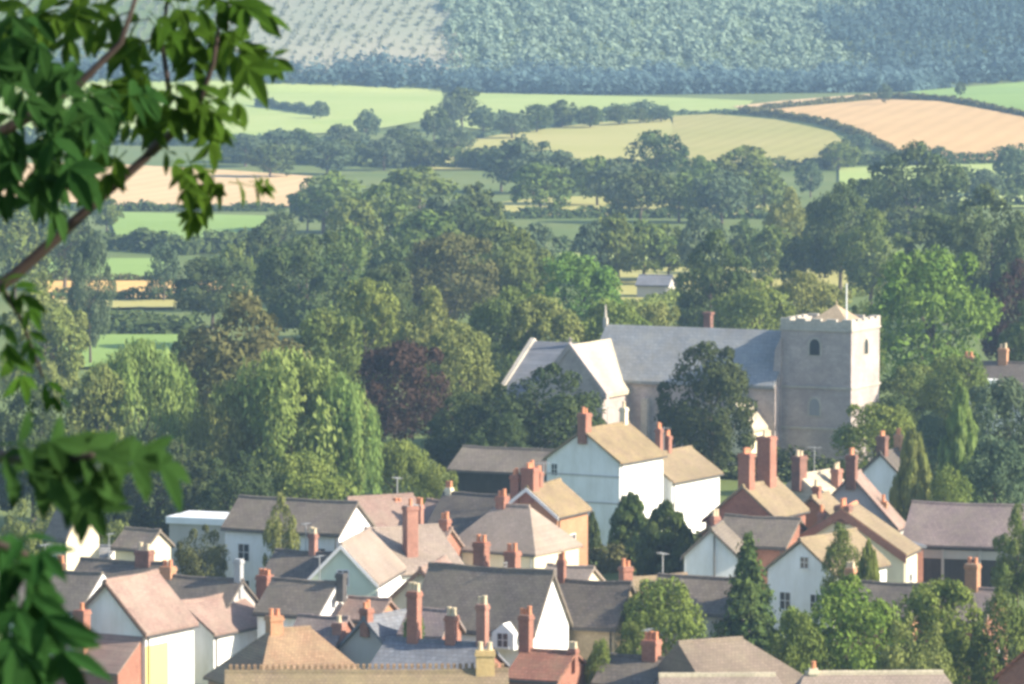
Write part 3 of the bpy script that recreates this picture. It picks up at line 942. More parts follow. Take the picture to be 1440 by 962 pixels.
h = house('gabled house with a long red tiled verge behind the white gable', (1184, 714), 7.0, 18, 4.0, 9.2, 3.2, 'tile_tan', 'cream_render', barge_d=.62, ridge='terracotta',
      chim=[(1170, 703, 26, {'t': .1, 'pots': 3}), (1150, 712, 12, {'t': .1, 'off': -1.6})], barge='brick_red')
h = house('white gabled house with a tan roof and ivy on its side', (1126, 758), 7.0, 34, 7.2, 5.2, 2.2, 'tile_tan', 'white_render', auto=False, wins=[('near', .3, 5.3, .6, .7)])
win_frame(h, lambda a, o: (a, -o), -1.2, 2.6, .8, 1.1); win_frame(h, lambda a, o: (a, -o), 1.2, 2.6, .8, 1.1)
h = house('small pale blue white gabled house with a drainpipe, left of the grey roof', (1000, 743), 6.2, 12, 4.6, 3.8, 2.0, 'slate_grey', 'white_render', auto=False)
bm = bmesh.new(); tube(bm, [(.25, -.12, -.2), (.25, -.12, 5.9)], [.06, .06], 6); from_bm('drainpipe', bm, M['dark_trim'], h)
house('tiny tan roofed cottage behind the pale blue white gable', (1006, 736), 5.2, 60, 2.4, 3.4, .9, 'tile_tan', 'brick_red', D=352, chim=[(996, 718, 12, {'t': 0})], auto=False)
house('low grey roofed house below the red brick gable', (1122, 729), 6.2, -66, 5.4, 5.4, 1.8, 'slate_grey', 'brick_red')
h = house('long open fronted shed with purple grey roof at the right edge', (1500, 712), 6.0, -74, 11.4, 8.0, 2.7, 'tile_purple', 'dark_boards', name='shed', cat='shed', auto=False)
L_, W_, he_, zr_ = h['dims']
part_box(h, 'fascia', (-4.09, -4.0, .05, L_ - .05, he_ - 1.0, he_ - .35), 'grey_render')
for k in range(5):
    y = .2 + k * (L_ - .4) / 4
    part_box(h, 'post', (-4.26, -4.1, y - .09, y + .09, -.2, he_ - .3), 'grey_render')
P = at(1268, 764, 354)
r = empty('brick_outhouse', (P.x, P.y, 0), R(15)); tag(r, 'low red brick outhouse with a blue lead roof beside the long shed', 'outhouse', GH)
part_box(r, 'wall', (-1.0, 1.1, -1.6, 1.6, -.3, P.z - .2), 'brick_red'); part_box(r, 'roof', (-1.2, 1.3, -1.8, 1.8, P.z - .198, P.z), 'slate_blue')
house('slate house with an orange chimney between the ivied house and the trees', (1302, 822), 6.4, -66, 5.2, 5.0, 1.8, 'slate_dark', 'brick_orange', chim=[(1212, 790, 15, {'t': .98, 'mat': 'brick_orange'})])
house('brick house below the long shed, mostly behind trees with one chimney showing', (1400, 828), 6.2, -66, 4.4, 5.0, 1.8, 'tile_purple', 'brick_red', chim=[(1367, 784, 22, {'t': .35, 'mat': 'brick_orange', 'pots': 2})])
h = house('dark slate house at the far right with two buff chimneys and white dormer', (1452, 510), 8.0, -70, 6.4, 6.4, 2.6, 'slate_dark', 'white_render',
          chim=[(1366, 495, 17, {'t': .98, 'mat': 'brick_orange'}), (1416, 484, 15, {'t': .45, 'mat': 'brick_orange'})])
bm = bmesh.new(); box(bm, -3.7, -2.0, 2.6, 4.0, 5.4, 6.5); from_bm('dormer', bm, M['white_render'], h)
house('brown hipped roof house at the bottom, right of the twin red pots', (958, 903), 6.9, 64, 6.8, 6.8, 2.4, 'tile_brown_grey', 'brick_red', hip=(0, 2.8),
      chim=())
house('slate house with a stout red double chimney at the bottom edge', (935, 925), 5.6, -66, 3.4, 4.6, 1.4, 'slate_dark', 'white_render', chim=[(911, 890, 26, {'t': .25, 'pots': 3})])
house('maroon roofed brick cottage wedged below the cream gabled cottage', (634, 858), 6.9, -66, 2.6, 3.0, 1.4, 'tile_purple', 'brick_red', auto=False)
house('small red tiled brick cottage left of the red brick gable', (1020, 706), 6.0, 26, 3.0, 3.2, 1.4, 'tile_red', 'brick_red', auto=False)
house('small pale roofed cream cottage above the tan stone wall house', (832, 797), 6.0, -66, 3.0, 3.6, 1.2, 'tile_pale', 'cream_render', auto=False)
house('narrow orange brick cottage between the cream hipped roof and the red verge', (1142, 698), 6.5, 26, 3.0, 3.4, 1.6, 'tile_tan', 'brick_orange', chim=[(1146, 676, 12, {'t': .3})], auto=False)
house('small white gabled cottage right of the low pinkish orange roof', (640, 705), 6.6, -60, 2.2, 3.0, 1.4, 'tile_pink', 'white_render', auto=False)
house('low pink roofed brick wing in front of the green gable', (545, 842), 5.9, -64, 2.6, 3.2, 1.2, 'tile_pink', 'brick_orange', D=308, auto=False)
# --- bottom edge terraces
house('pale ridged hipped roof at the bottom edge, below the brown hipped roof', (932, 949), 7.0, 88, 7.6, 5.6, 2.4, 'tile_pale', 'cream_render', ridge='stone_slate', hip=(0, 1.4), auto=False)
house('longer pale ridged hipped roof with a cream pot at the bottom right edge', (1132, 946), 7.1, 88, 10.4, 5.8, 2.4, 'tile_pale', 'cream_render', ridge='stone_slate', hip=(1.2, 1.6), auto=False,
      chim=[(1143, 930, 9, {'mat': 'cream_render', 'pots': 1})])
h = house('front terrace with a crested tan ridge along the bottom left edge', (322, 944), 7.4, 88, 15.0, 6.0, 2.6, 'tile_tan', 'brick_buff', ridge='tile_tan', auto=False,
          chim=[(683, 904, 32, {'mat': 'brick_buff', 'pots': 2, 'pot': 'buff_clay'})])
L_, W_, he_, zr_ = h['dims']
bm = bmesh.new()
for k in range(46):
    y = .1 + k * (L_ - .2) / 45
    prism(bm, [(-.05, zr_ + .1), (.05, zr_ + .1), (.05, zr_ + .3), (0, zr_ + .38), (-.05, zr_ + .3)], y - .09, y + .09)
from_bm('ridge_crest', bm, M['tile_brown'], h)
house('brick gable end at the bottom right corner', (1452, 905), 7.0, 20, 5.0, 4.0, 2.0, 'tile_red', 'brick_red', auto=False)

house('small grey shed in the yellow field beyond the church', (944, 387), 3.3, -76, 4.4, 4.6, 1.3, 'slate_blue', 'grey_render', name='shed', cat='shed', auto=False, group=None)
# ------------------------------------------------------------------ church
YC = R(26)
P0 = at(1197, 500, 446)
ch = empty('church', (P0.x, 446, 0), -YC)
tag(ch, 'grey stone church with a square battlemented tower and long slate nave', 'church')

def bm_part(name, fn, mat, parent):
    bm = bmesh.new(); fn(bm)
    return from_bm(name, bm, M[mat], parent)

TZ = 12.35
tw = bm_part('tower', lambda b: box(b, -7, 0, 0, 7, -.5, TZ), 'church_stone', ch)
def crs(b):
    for z in (7.0, 12.3, 3.2):
        box(b, -7.12, .12, -.12, 7.12, z, z + .2)
bm_part('string_course', crs, 'dressed_stone', tw)
def bat(b):
    z0, z1, z2, t = TZ + .151, 13.2, 13.42, .4
    box(b, -7.05, .05, -.05, t, z0, z1); box(b, -7.05, .05, 7 - t, 7.05, z0, z1)
    box(b, -7.05, -7 + t, t + .001, 7 - t - .001, z0, z1); box(b, -t, .05, t + .001, 7 - t - .001, z0, z1)
    for k in range(5):
        a = -7.05 + k * 1.53
        box(b, a, a + .98, -.05, t, z1, z2); box(b, a, a + .98, 7 - t, 7.05, z1, z2)
    for k in range(1, 4):
        a = -.05 + k * 1.53
        box(b, -7.05, -7 + t, a, a + .98, z1, z2); box(b, -t, .05, a, a + .98, z1, z2)
    box(b, -t, .05, t + .001, .93, z1, z2); box(b, -t, .05, 6.07, 7 - t - .001, z1, z2)
bm_part('battlements', bat, 'dressed_stone', tw)
def cap(b):
    v = [b.verts.new(p) for p in ((-4.7, 1.0, 13.0), (-.7, 1.0, 13.0), (-.7, 5.0, 13.0), (-4.7, 5.0, 13.0))]
    a = b.verts.new((-2.7, 3.0, 14.6))
    b.faces.new(v[::-1])
    for i in range(4): b.faces.new((v[i], v[(i + 1) % 4], a))
    tube(b, [(-2.7, 3.0, 14.6), (-2.7, 3.0, 15.0)], [.08, .05], 6)
bm_part('cap_roof', cap, 'tan_stone', tw)
bm_part('flagpole', lambda b: tube(b, [(-.9, 1.0, 12.6), (-.9, 1.0, 16.7)], [.09, .06], 8), 'white_paint', tw)
def arch(w, h, n=8):
    pts = [(-w / 2, 0), (w / 2, 0), (w / 2, h * .6)]
    for k in range(1, n):
        a = math.pi * k / n
        pts.append((math.cos(a) * w / 2, h * .6 + math.sin(a) * h * .4))
    return pts + [(-w / 2, h * .6)]
def win_arch(parent, face, u, z, w, h, surround='dressed_stone', pane='glass'):
    bmA = bmesh.new(); prism(bmA, arch(w + .36, h + .25), -.05, .04)
    bmB = bmesh.new(); prism(bmB, [(x, zz + .06) for x, zz in arch(w, h)], -.07, .03)
    if face == 'front': T = Matrix.Translation((u, 0, z))
    else: T = Matrix.Translation((0, u, z)) @ Matrix.Rotation(R(90), 4, 'Z')
    for b_ in (bmA, bmB): bmesh.ops.transform(b_, matrix=T, verts=b_.verts)
    o = from_bm('window', bmA, M[surround], parent)
    from_bm('louvre', bmB, M[pane], o)
win_arch(tw, 'front', -3.6, 10.0, 1.0, 1.5)
win_arch(tw, 'right', 3.6, 10.0, .9, 1.4)
win_arch(tw, 'front', -3.6, 4.4, 1.0, 1.6, pane='rail_lead')
def butt(b):
    for x0, x1 in ((-7.75, -6.9),):
        prism(b, [(x0, -.5), (x1, -.5), (x1, 11.6), (x0 + .25, 10.4), (x0, 7.4)], -.25, .9)
bm_part('buttress', butt, 'church_stone', ch)

def gable_wing(x0, x1, yc, hw, he, zr, rmat, wmat, names, oh=.3):
    """wing with its ridge along the nave"""
    T = Matrix.Translation((0, yc, 0)) @ Matrix.Rotation(R(-90), 4, 'Z')   # local y -> +x
    bm = bmesh.new(); prism(bm, [(-hw, -.5), (hw, -.5), (hw, he), (0, zr - .3), (-hw, he)], x0, x1)
    bmesh.ops.transform(bm, matrix=T, verts=bm.verts); w = from_bm(names[0], bm, M[wmat], ch)
    bm = bmesh.new(); sl = (zr - he) / hw; e = hw + oh; ze = he - oh * sl; t = .28
    prism(bm, [(-e, ze), (0, zr - t), (e, ze), (e, ze + t), (0, zr), (-e, ze + t)], x0 + .02, x1 - .02)
    bmesh.ops.transform(bm, matrix=T, verts=bm.verts); r_ = from_bm(names[1], bm, M[rmat], ch)
    return w, r_
# (the material rows run along local y; these wings run along x, so the slates read as plain courses)
nv, nr = gable_wing(-26.4, -7.02, 3.4, 4.7, 7.2, 12.0, 'slate_church', 'church_stone', ('nave_wall', 'nave_roof'))
cw_, cr_ = gable_wing(-34.0, -26.42, 3.4, 8.6, 4.7, 10.15, 'slate_blue', 'church_stone', ('chancel_wall', 'chancel_roof'))
def coping(b):
    T = None
    hw, he, zr = 8.6, 4.7, 10.15
    prism(b, [(-hw - .5, he - .5), (0, zr - .35), (hw + .5, he - .5), (hw + .5, he + .15), (0, zr + .3), (-hw - .5, he + .15)], -34.35, -33.9)
    bmesh.ops.transform(b, matrix=Matrix.Translation((0, 3.4, 0)) @ Matrix.Rotation(R(-90), 4, 'Z'), verts=b.verts)
def mirror_fix(b):
    pass
bm_part('coping', coping, 'dressed_stone', ch)
# transept: ridge towards the camera
def tr_wall(b): prism(b, [(-3.4, -.5), (3.4, -.5), (3.4, 6.3), (0, 10.4), (-3.4, 6.3)], -7, 1.0)
def tr_roof(b):
    sl = 4.1 / 3.4; e = 3.7; ze = 6.3 - .3 * sl
    prism(b, [(-e, ze), (0, 10.42), (e, ze), (e, ze + .35), (0, 10.77), (-e, ze + .35)], -6.62, 2.2)
def tr_cope(b):
    sl = 4.1 / 3.4; e = 3.85; ze = 6.3 - .45 * sl
    prism(b, [(-e, ze), (0, 10.4), (e, ze), (e, ze + .62), (0, 11.0), (-e, ze + .62)], -7.15, -6.63)
    tube(b, [(0, -6.9, 10.8), (0, -6.9, 11.5)], [.12, .08], 6)
    box(b, -.28, .28, -6.95, -6.85, 11.2, 11.32)
for nm, fn, mt in (('transept_wall', tr_wall, 'church_stone'), ('transept_roof', tr_roof, 'stone_slate'), ('transept_coping', tr_cope, 'church_stone')):
    bm = bmesh.new(); fn(bm)
    bmesh.ops.translate(bm, vec=(-25.3, 0, 0), verts=bm.verts)
    from_bm(nm, bm, M[mt], ch)
def pinn(b):
    box(b, -26.65, -26.25, 3.2, 3.6, 11.6, 12.6); tube(b, [(-26.45, 3.4, 12.6), (-26.45, 3.4, 13.9)], [.16, .04], 6)
bm_part('finial', pinn, 'dressed_stone', ch)
def boiler(b): box(b, -17.1, -16.4, 5.2, 5.9, 9.5, 13.1); box(b, -17.2, -16.3, 5.1, 6.0, 13.101, 13.3)
bm_part('chimney', boiler, 'brick_sooty', ch)
def nbut(b):
    for x in (-20, -16.4, -12.8):
        box(b, x - .3, x + .3, -2.0, -1.31, -.5, 5.6)
bm_part('nave_buttress', nbut, 'dressed_stone', ch)
for x in (-18.2, -14.6):
    bmA = bmesh.new(); prism(bmA, arch(1.5, 2.6), -.06, .04); bmesh.ops.translate(bmA, vec=(x, -1.3, 2.6), verts=bmA.verts); o = from_bm('window', bmA, M['dressed_stone'], ch)
    bmB = bmesh.new(); prism(bmB, [(a, z + .1) for a, z in arch(1.15, 2.3)], -.08, .03); bmesh.ops.translate(bmB, vec=(x, -1.3, 2.6), verts=bmB.verts); from_bm('pane', bmB, M['glass'], o)
def porch_w(b): prism(b, [(-1.6, -.5), (1.6, -.5), (1.6, 3.6), (0, 5.6), (-1.6, 3.6)], -4.6, -1.32)
def porch_r(b): prism(b, [(-1.95, 3.2), (0, 5.62), (1.95, 3.2), (1.95, 3.45), (0, 5.9), (-1.95, 3.45)], -4.8, -1.33)
for nm, fn, mt in (('porch_wall', porch_w, 'cream_render'), ('porch_roof', porch_r, 'stone_slate')):
    bm = bmesh.new(); fn(bm); bmesh.ops.translate(bm, vec=(-9.6, 0, 0), verts=bm.verts); from_bm(nm, bm, M[mt], ch)

# ------------------------------------------------------------------ trees one by one
def T(*a, **k): return tree(*a, **k)
# by the church and in the town
T(768, 516, 172, D=425, kind='dome', leaf='leaf_yew', name='yew_tree', label='broad dark yew in front of the church transept')
T(1000, 487, 142, D=432, kind='dome', leaf='leaf_yew', name='yew_tree', label='tall dark yew standing in front of the church nave')
T(1312, 358, 176, D=498, kind='dome', leaf='leaf_bright', label='big bright green tree right behind the church tower')
T(1232, 572, 120, D=418, kind='dome', leaf='leaf_mid', label='rounded green tree at the foot of the church tower')
T(1350, 552, 70, D=388, kind='column', leaf='leaf_willow', name='conifer_tree', label='pale green pointed conifer below the far right slate house')
T(1420, 538, 120, D=405, kind='round', leaf='leaf_blue', label='dark bluish tree at the right edge below the slate house')
T(1400, 620, 110, D=378, kind='dome', leaf='leaf_blue', label='low shady tree above the purple grey shed roof')
T(1284, 612, 64, D=374, kind='column', leaf='leaf_olive', name='conifer_tree', label='tall olive conifer left of the long shed')
T(887, 698, 70, D=368, kind='column', leaf='leaf_conifer', name='conifer_tree', label='taller columnar conifer in front of the tall white house')
T(937, 710, 84, D=362, kind='column', leaf='leaf_conifer', name='conifer_tree', label='fuller columnar conifer in front of the cream white house')
T(832, 722, 26, D=374, kind='column', leaf='leaf_dark', name='conifer_tree', label='thin dark conifer against the white house gable')
T(555, 485, 150, D=446, kind='round', leaf='leaf_copper', name='copper_beech', label='dark purple copper beech left of the church')
T(652, 555, 110, D=430, kind='dome', leaf='leaf_yew', name='yew_tree', label='low dark yew between copper beech and barn roof')
T(705, 585, 110, D=418, kind='dome', leaf='leaf_yew', name='yew_tree', label='black green yew directly above the barn roof')
T(556, 622, 96, D=402, kind='weeping', leaf='leaf_mid', label='small light green tree below the copper beech')
T(470, 605, 90, D=398, kind='weeping', leaf='leaf_willow', name='willow_tree', label='low willow in front of the big weeping willow')
T(1052, 758, 118, D=312, kind='conifer', leaf='leaf_conifer', name='spruce_tree', label='dark pyramid spruce beside the white gable')
T(936, 820, 124, D=300, kind='dome', leaf='leaf_mid', name='round_bush', cat='bush', label='domed green bush in front of the grey slate roof')
T(1190, 820, 178, D=285, kind='round', leaf='leaf_bright', label='bright green tree in front of the white gabled house')
T(1120, 862, 90, D=283, kind='dome', leaf='leaf_mid', label='darker green tree between spruce and bright tree')
T(1318, 822, 150, D=290, kind='round', leaf='leaf_mid', label='green tree right of the bright tree at the bottom')
T(1290, 868, 110, D=278, kind='dome', leaf='leaf_olive', label='low olive green bush in front of the bottom right trees', name='round_bush', cat='bush')
T(1412, 835, 100, D=286, kind='round', leaf='leaf_oak', label='dark green tree at the bottom right corner')
T(1432, 715, 74, D=338, kind='round', leaf='leaf_oak', label='dark tree hiding the right end of the long shed')
T(1185, 742, 62, D=324.5, kind='dome', leaf='leaf_oak', name='ivy_clump', cat='ivy', label='dark ivy clump against the white gabled house')
T(398, 700, 56, D=338, kind='round', leaf='leaf_olive', label='small olive tree in front of the long grey slate roof')
T(282, 742, 76, D=340, kind='dome', leaf='leaf_brown', name='round_bush', cat='bush', label='brownish bush in front of the white flat roof')
T(580, 862, 40, D=287, kind='dome', leaf='leaf_bright', name='round_bush', cat='bush', label='small bright bush beside the navy slate roof')
T(845, 905, 46, D=282, kind='dome', leaf='leaf_mid', name='round_bush', cat='bush', label='small green bush by the tan stone wall')
T(890, 880, 60, D=286, kind='dome', leaf='leaf_oak', name='round_bush', cat='bush', label='dark bush left of the stout red double chimney')
T(165, 735, 70, D=350, kind='dome', leaf='leaf_olive', name='round_bush', cat='bush', label='sunlit olive bush beside the narrow cream house')
T(45, 700, 90, D=345, kind='dome', leaf='leaf_olive', name='round_bush', cat='bush', label='olive bush at the left edge behind the leaves')
T(1222, 768, 44, D=322, kind='column', leaf='leaf_mid', name='conifer_tree', label='slim green conifer right of the ivied house')
T(1335, 660, 60, D=372, kind='dome', leaf='leaf_mid', name='round_bush', cat='bush', label='bright bush behind the ridge of the long shed')
T(1285, 515, 110, D=468, kind='dome', leaf='leaf_oak', label='dark tree under the big bright tree, beside the tower')
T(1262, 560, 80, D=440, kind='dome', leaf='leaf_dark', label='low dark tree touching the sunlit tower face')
T(1345, 505, 100, D=450, kind='dome', leaf='leaf_oak', label='green tree left of the far right slate house')
T(1310, 585, 80, D=408, kind='dome', leaf='leaf_blue', label='low bluish tree between two pointed conifers')
T(615, 655, 60, D=392, kind='dome', leaf='leaf_mid', name='round_bush', cat='bush', label='light green bush left of the dark barn')
# wood left of the church
T(345, 422, 210, h=16, kind='round', leaf='leaf_brown', name='oak_tree', label='largest brownish green oak in the wood, left of centre')
T(405, 503, 225, D=390, kind='weeping', leaf='leaf_willow', name='willow_tree', label='big pale weeping willow above the long grey slate roof')
T(318, 545, 110, D=390, kind='weeping', leaf='leaf_olive', name='willow_tree', label='olive willow left of the big weeping willow')
T(484, 536, 100, D=388, kind='weeping', leaf='leaf_willow', name='willow_tree', label='shorter pale willow between big willow and copper beech')
T(195, 488, 160, D=396, kind='weeping', leaf='leaf_willow', name='willow_tree', label='silvery willow in the wood at the left')
T(128, 520, 110, D=392, kind='round', leaf='leaf_olive', label='olive tree left of the silvery willow')
T(45, 545, 150, D=388, kind='round', leaf='leaf_yew', label='dark tree at the left edge behind the lower leaves')
T(62, 393, 150, h=15, kind='round', leaf='leaf_olive', label='tall olive tree at the left below the bare branch')
T(126, 332, 66, h=15, kind='round', leaf='leaf_blue', label='slender grey green tree beside the gold field')
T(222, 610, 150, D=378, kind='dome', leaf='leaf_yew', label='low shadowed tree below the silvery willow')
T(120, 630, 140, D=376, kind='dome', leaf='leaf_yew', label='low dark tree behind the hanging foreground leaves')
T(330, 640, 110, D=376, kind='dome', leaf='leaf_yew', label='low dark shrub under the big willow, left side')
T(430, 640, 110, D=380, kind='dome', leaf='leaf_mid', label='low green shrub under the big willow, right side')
T(515, 398, 120, h=14, kind='round', leaf='leaf_mid', label='fresh green tree above the copper beech, left')
T(455, 440, 120, h=13.5, kind='round', leaf='leaf_oak', label='mid green tree right of the brownish oak')
T(605, 412, 120, h=13.5, kind='round', leaf='leaf_olive', label='olive rounded tree above the copper beech')
T(655, 462, 110, h=12, kind='round', leaf='leaf_olive', label='olive tree between copper beech and chancel')
T(715, 405, 120, h=13, kind='round', leaf='leaf_oak', label='green tree above the chancel roof')
T(772, 420, 120, h=12, kind='round', leaf='leaf_olive', label='olive tree above the transept gable')
T(690, 500, 80, D=478, kind='dome', leaf='leaf_dark', label='dark tree touching the chancel end')
T(860, 428, 130, D=500, kind='dome', leaf='leaf_mid', label='wide green shrubbery behind the nave roof, left')
T(925, 432, 90, D=505, kind='dome', leaf='leaf_olive', label='small olive tree behind the nave ridge')
T(625, 332, 146, h=13, kind='round', leaf='leaf_brown', name='oak_tree', label='dome shaped brownish oak standing above the wood')
T(545, 375, 90, h=12, kind='round', leaf='leaf_dark', label='dark tree left below the dome shaped oak')
T(815, 360, 136, h=12.5, kind='round', leaf='leaf_bright', label='bright green round tree left of the pale field patch')
T(740, 330, 110, h=13, kind='round', leaf='leaf_oak', label='green tree right of the dome shaped oak')
T(430, 332, 160, h=14, kind='round', leaf='leaf_dark', name='oak_tree', label='dark broad oak beyond the gold field, right')
T(298, 364, 128, h=9, kind='round', leaf='leaf_dark', name='oak_tree', label='dark oak standing over the gold field')
T(255, 470, 70, h=12, kind='round', leaf='leaf_dark', label='small dark tree left of the brownish oak')
T(1000, 330, 118, h=15.5, kind='round', leaf='leaf_dark', label='tall dark tree behind the nave, beside the pale field')
T(1062, 395, 120, h=11, kind='round', leaf='leaf_mid', label='green tree behind the nave, left of the tower')
T(1135, 384, 120, h=11, kind='round', leaf='leaf_olive', label='light olive round tree just left of the tower top')
T(1215, 430, 70, h=10, kind='dome', leaf='leaf_oak', label='low green tree behind the flagpole')
T(1182, 258, 100, h=16, kind='round', leaf='leaf_dark', label='dark tree left of the biggest right hand tree')
T(1278, 206, 172, h=18, kind='round', leaf='leaf_dark', name='oak_tree', label='biggest dark oak below the wheat field')
T(1395, 268, 150, h=18, kind='round', leaf='leaf_dark', label='large dark tree at the right edge, mid valley')
T(1225, 300, 110, h=13, kind='round', leaf='leaf_oak', label='mid green tree below the biggest dark oak')
T(1330, 305, 120, h=14, kind='round', leaf='leaf_dark', label='dark tree above the big bright green tree')
T(1425, 372, 110, h=13.5, kind='round', leaf='leaf_copper', label='dark reddish tree right of the big bright tree')
T(1110, 268, 80, h=13, kind='round', leaf='leaf_olive', label='olive tree left of the dark tree pair')
T(1440, 430, 90, h=12, kind='round', leaf='leaf_dark', label='dark tree above the far right slate house')

# mid valley trees: hazy and alike
VG = 'hazy trees of the valley floor'
mid = [(455, 245, 120, 13), (500, 283, 90, 11), (590, 238, 130, 14), (545, 262, 100, 12), (620, 280, 120, 12), (432, 262, 50, 8), (670, 262, 90, 12), (735, 196, 100, 14), (790, 215, 90, 13), (705, 205, 70, 12),
       (760, 232, 90, 12), (870, 225, 80, 13), (922, 187, 90, 15), (900, 240, 90, 12), (985, 222, 70, 13), (1050, 208, 95, 14), (1075, 240, 70, 11), (840, 222, 70, 12), (1015, 240, 80, 12), (955, 245, 70, 11),
       (870, 305, 80, 10), (905, 312, 90, 9), (835, 315, 60, 9), (985, 298, 70, 11), (940, 320, 60, 8), (1085, 320, 70, 9), (1040, 312, 60, 9), (1140, 228, 40, 9), (1425, 205, 60, 13), (1385, 240, 50, 9), (1180, 200, 60, 8),
       (690, 310, 110, 11), (750, 318, 80, 10), (600, 300, 110, 11), (650, 292, 80, 11), (490, 320, 80, 11), (370, 320, 70, 10), (330, 345, 60, 9), (40, 280, 110, 9), (150, 278, 50, 6), (20, 300, 100, 12), (90, 300, 90, 11),
       (230, 345, 50, 8), (395, 300, 60, 7), (640, 345, 90, 10), (560, 340, 100, 11), (700, 360, 90, 10), (1160, 300, 60, 10), (1120, 335, 50, 8)]
for px, top, wpx, hh in mid:
    if top < 262: hh *= .8
    T(px, top, wpx, h=hh, kind=TR.choice(['round', 'wide', 'round']), leaf=TR.choice(['leaf_oak', 'leaf_dark', 'leaf_oak', 'leaf_blue']), label='hazy green tree among the hedges of the valley floor', group=VG, far=True)
FG_ = 'blue hazed trees below the hill'
far = [(515, 155, 40, 11), (450, 143, 26, 7), (610, 152, 42, 12), (650, 125, 60, 15), (632, 138, 40, 12), (480, 176, 50, 10), (420, 182, 60, 9), (565, 178, 60, 9), (680, 150, 40, 10), (755, 148, 50, 10), (790, 142, 50, 10),
       (830, 150, 45, 8), (720, 160, 50, 9), (870, 150, 40, 7), (900, 152, 30, 6), (930, 150, 40, 6), (390, 186, 60, 9), (345, 190, 70, 10), (1245, 118, 22, 8), (1350, 116, 16, 6), (1290, 206, 60, 6), (1205, 190, 50, 7),
       (1320, 207, 40, 6), (540, 195, 60, 10), (590, 196, 60, 9), (640, 175, 60, 11), (460, 200, 70, 10), (380, 205, 70, 10)]
for px, top, wpx, hh in far:
    hh *= .72
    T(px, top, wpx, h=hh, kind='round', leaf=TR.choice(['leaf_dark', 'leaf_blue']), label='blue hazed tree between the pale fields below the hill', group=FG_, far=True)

# hedges
hedge([(1040, 160), (1100, 166), (1160, 176), (1215, 195), (1262, 220)], 1.7, 2.5, 'leaf_brown', 'dark curving hedge between the wheat field and the olive field')
hedge([(1040, 158), (1130, 149), (1240, 139), (1325, 142), (1400, 156), (1500, 178)], 1.4, 2.5, 'leaf_brown', 'hedge along the top of the wheat field')
hedge([(560, 216), (700, 191), (840, 173), (945, 164), (1040, 160)], 1.4, 2.5, 'leaf_blue', 'hedge along the upper edge of the yellow field')
hedge([(690, 187), (800, 176), (940, 166)], 4, 5, 'leaf_blue', 'thick bushy hedgerow above the yellow field', q=.9)
hedge([(-60, 200), (200, 204), (400, 206), (600, 214)], 3.2, 8, 'leaf_blue', 'thick hazy hedgerow below the pale green fields', q=.9)
hedge([(300, 228), (480, 232), (650, 236), (800, 244)], 4.5, 10, 'leaf_dark', 'tall tree hedge behind the pale orange field', q=1.0)
hedge([(800, 246), (960, 242), (1130, 240), (1200, 234)], 2.5, 5, 'leaf_dark', 'dark hedge below the olive field', q=.9)
hedge([(1180, 232), (1330, 231), (1500, 228)], 3, 4, 'leaf_dark', 'low hedge along the foot of the wheat field')
hedge([(-60, 297), (180, 297), (400, 297)], 1.5, 3, 'leaf_dark', 'hedge below the pale orange field')
hedge([(100, 345), (260, 358), (380, 352)], 3, 6, 'leaf_dark', 'dark hedge above the small green paddock', q=.8)
hedge([(60, 398), (250, 396)], 1.2, 2, 'leaf_brown', 'thin brown hedge between paddock and gold field', q=.4)
hedge([(60, 424), (360, 424)], 1.6, 3, 'leaf_dark', 'thin hedge in front of the gold field', q=.4)
hedge([(60, 470), (280, 470)], 3.4, 5, 'leaf_dark', 'dark tall hedge below the gold field', q=.7)
hedge([(680, 308), (860, 306), (1130, 308)], 1.8, 4, 'leaf_dark', 'hedge in front of the small yellow strip', q=.7)
hedge([(780, 357), (960, 357), (1240, 357)], 2.2, 3, 'leaf_dark', 'dark hedge behind the thin green strip', q=.7)
hedge([(780, 378), (960, 378), (1245, 378)], 1.1, 2, 'leaf_dark', 'dark hedge between green strip and yellow field', q=.6)
hedge([(360, 150), (460, 165)], 2.5, 4, 'leaf_blue', 'short hedge crossing the pale green field')
hedge([(1180, 292), (1400, 290), (1500, 290)], 6, 8, 'leaf_dark', 'dark hedge below the right hand meadow', q=.8)
hedge([(840, 452), (960, 424), (1100, 420), (1240, 415)], 1.6, 3, 'leaf_mid', 'leafy hedge behind the church', q=.45)

hedge([(880, 676), (1020, 672), (1190, 680)], 2.2, 2.5, 'leaf_yew', 'dark clipped hedge at the foot of the church', q=.3)
hedge([(800, 810), (900, 800), (1000, 792)], 2.0, 2.5, 'leaf_brown', 'brown garden hedge below the white houses and columnar conifers', q=.26)
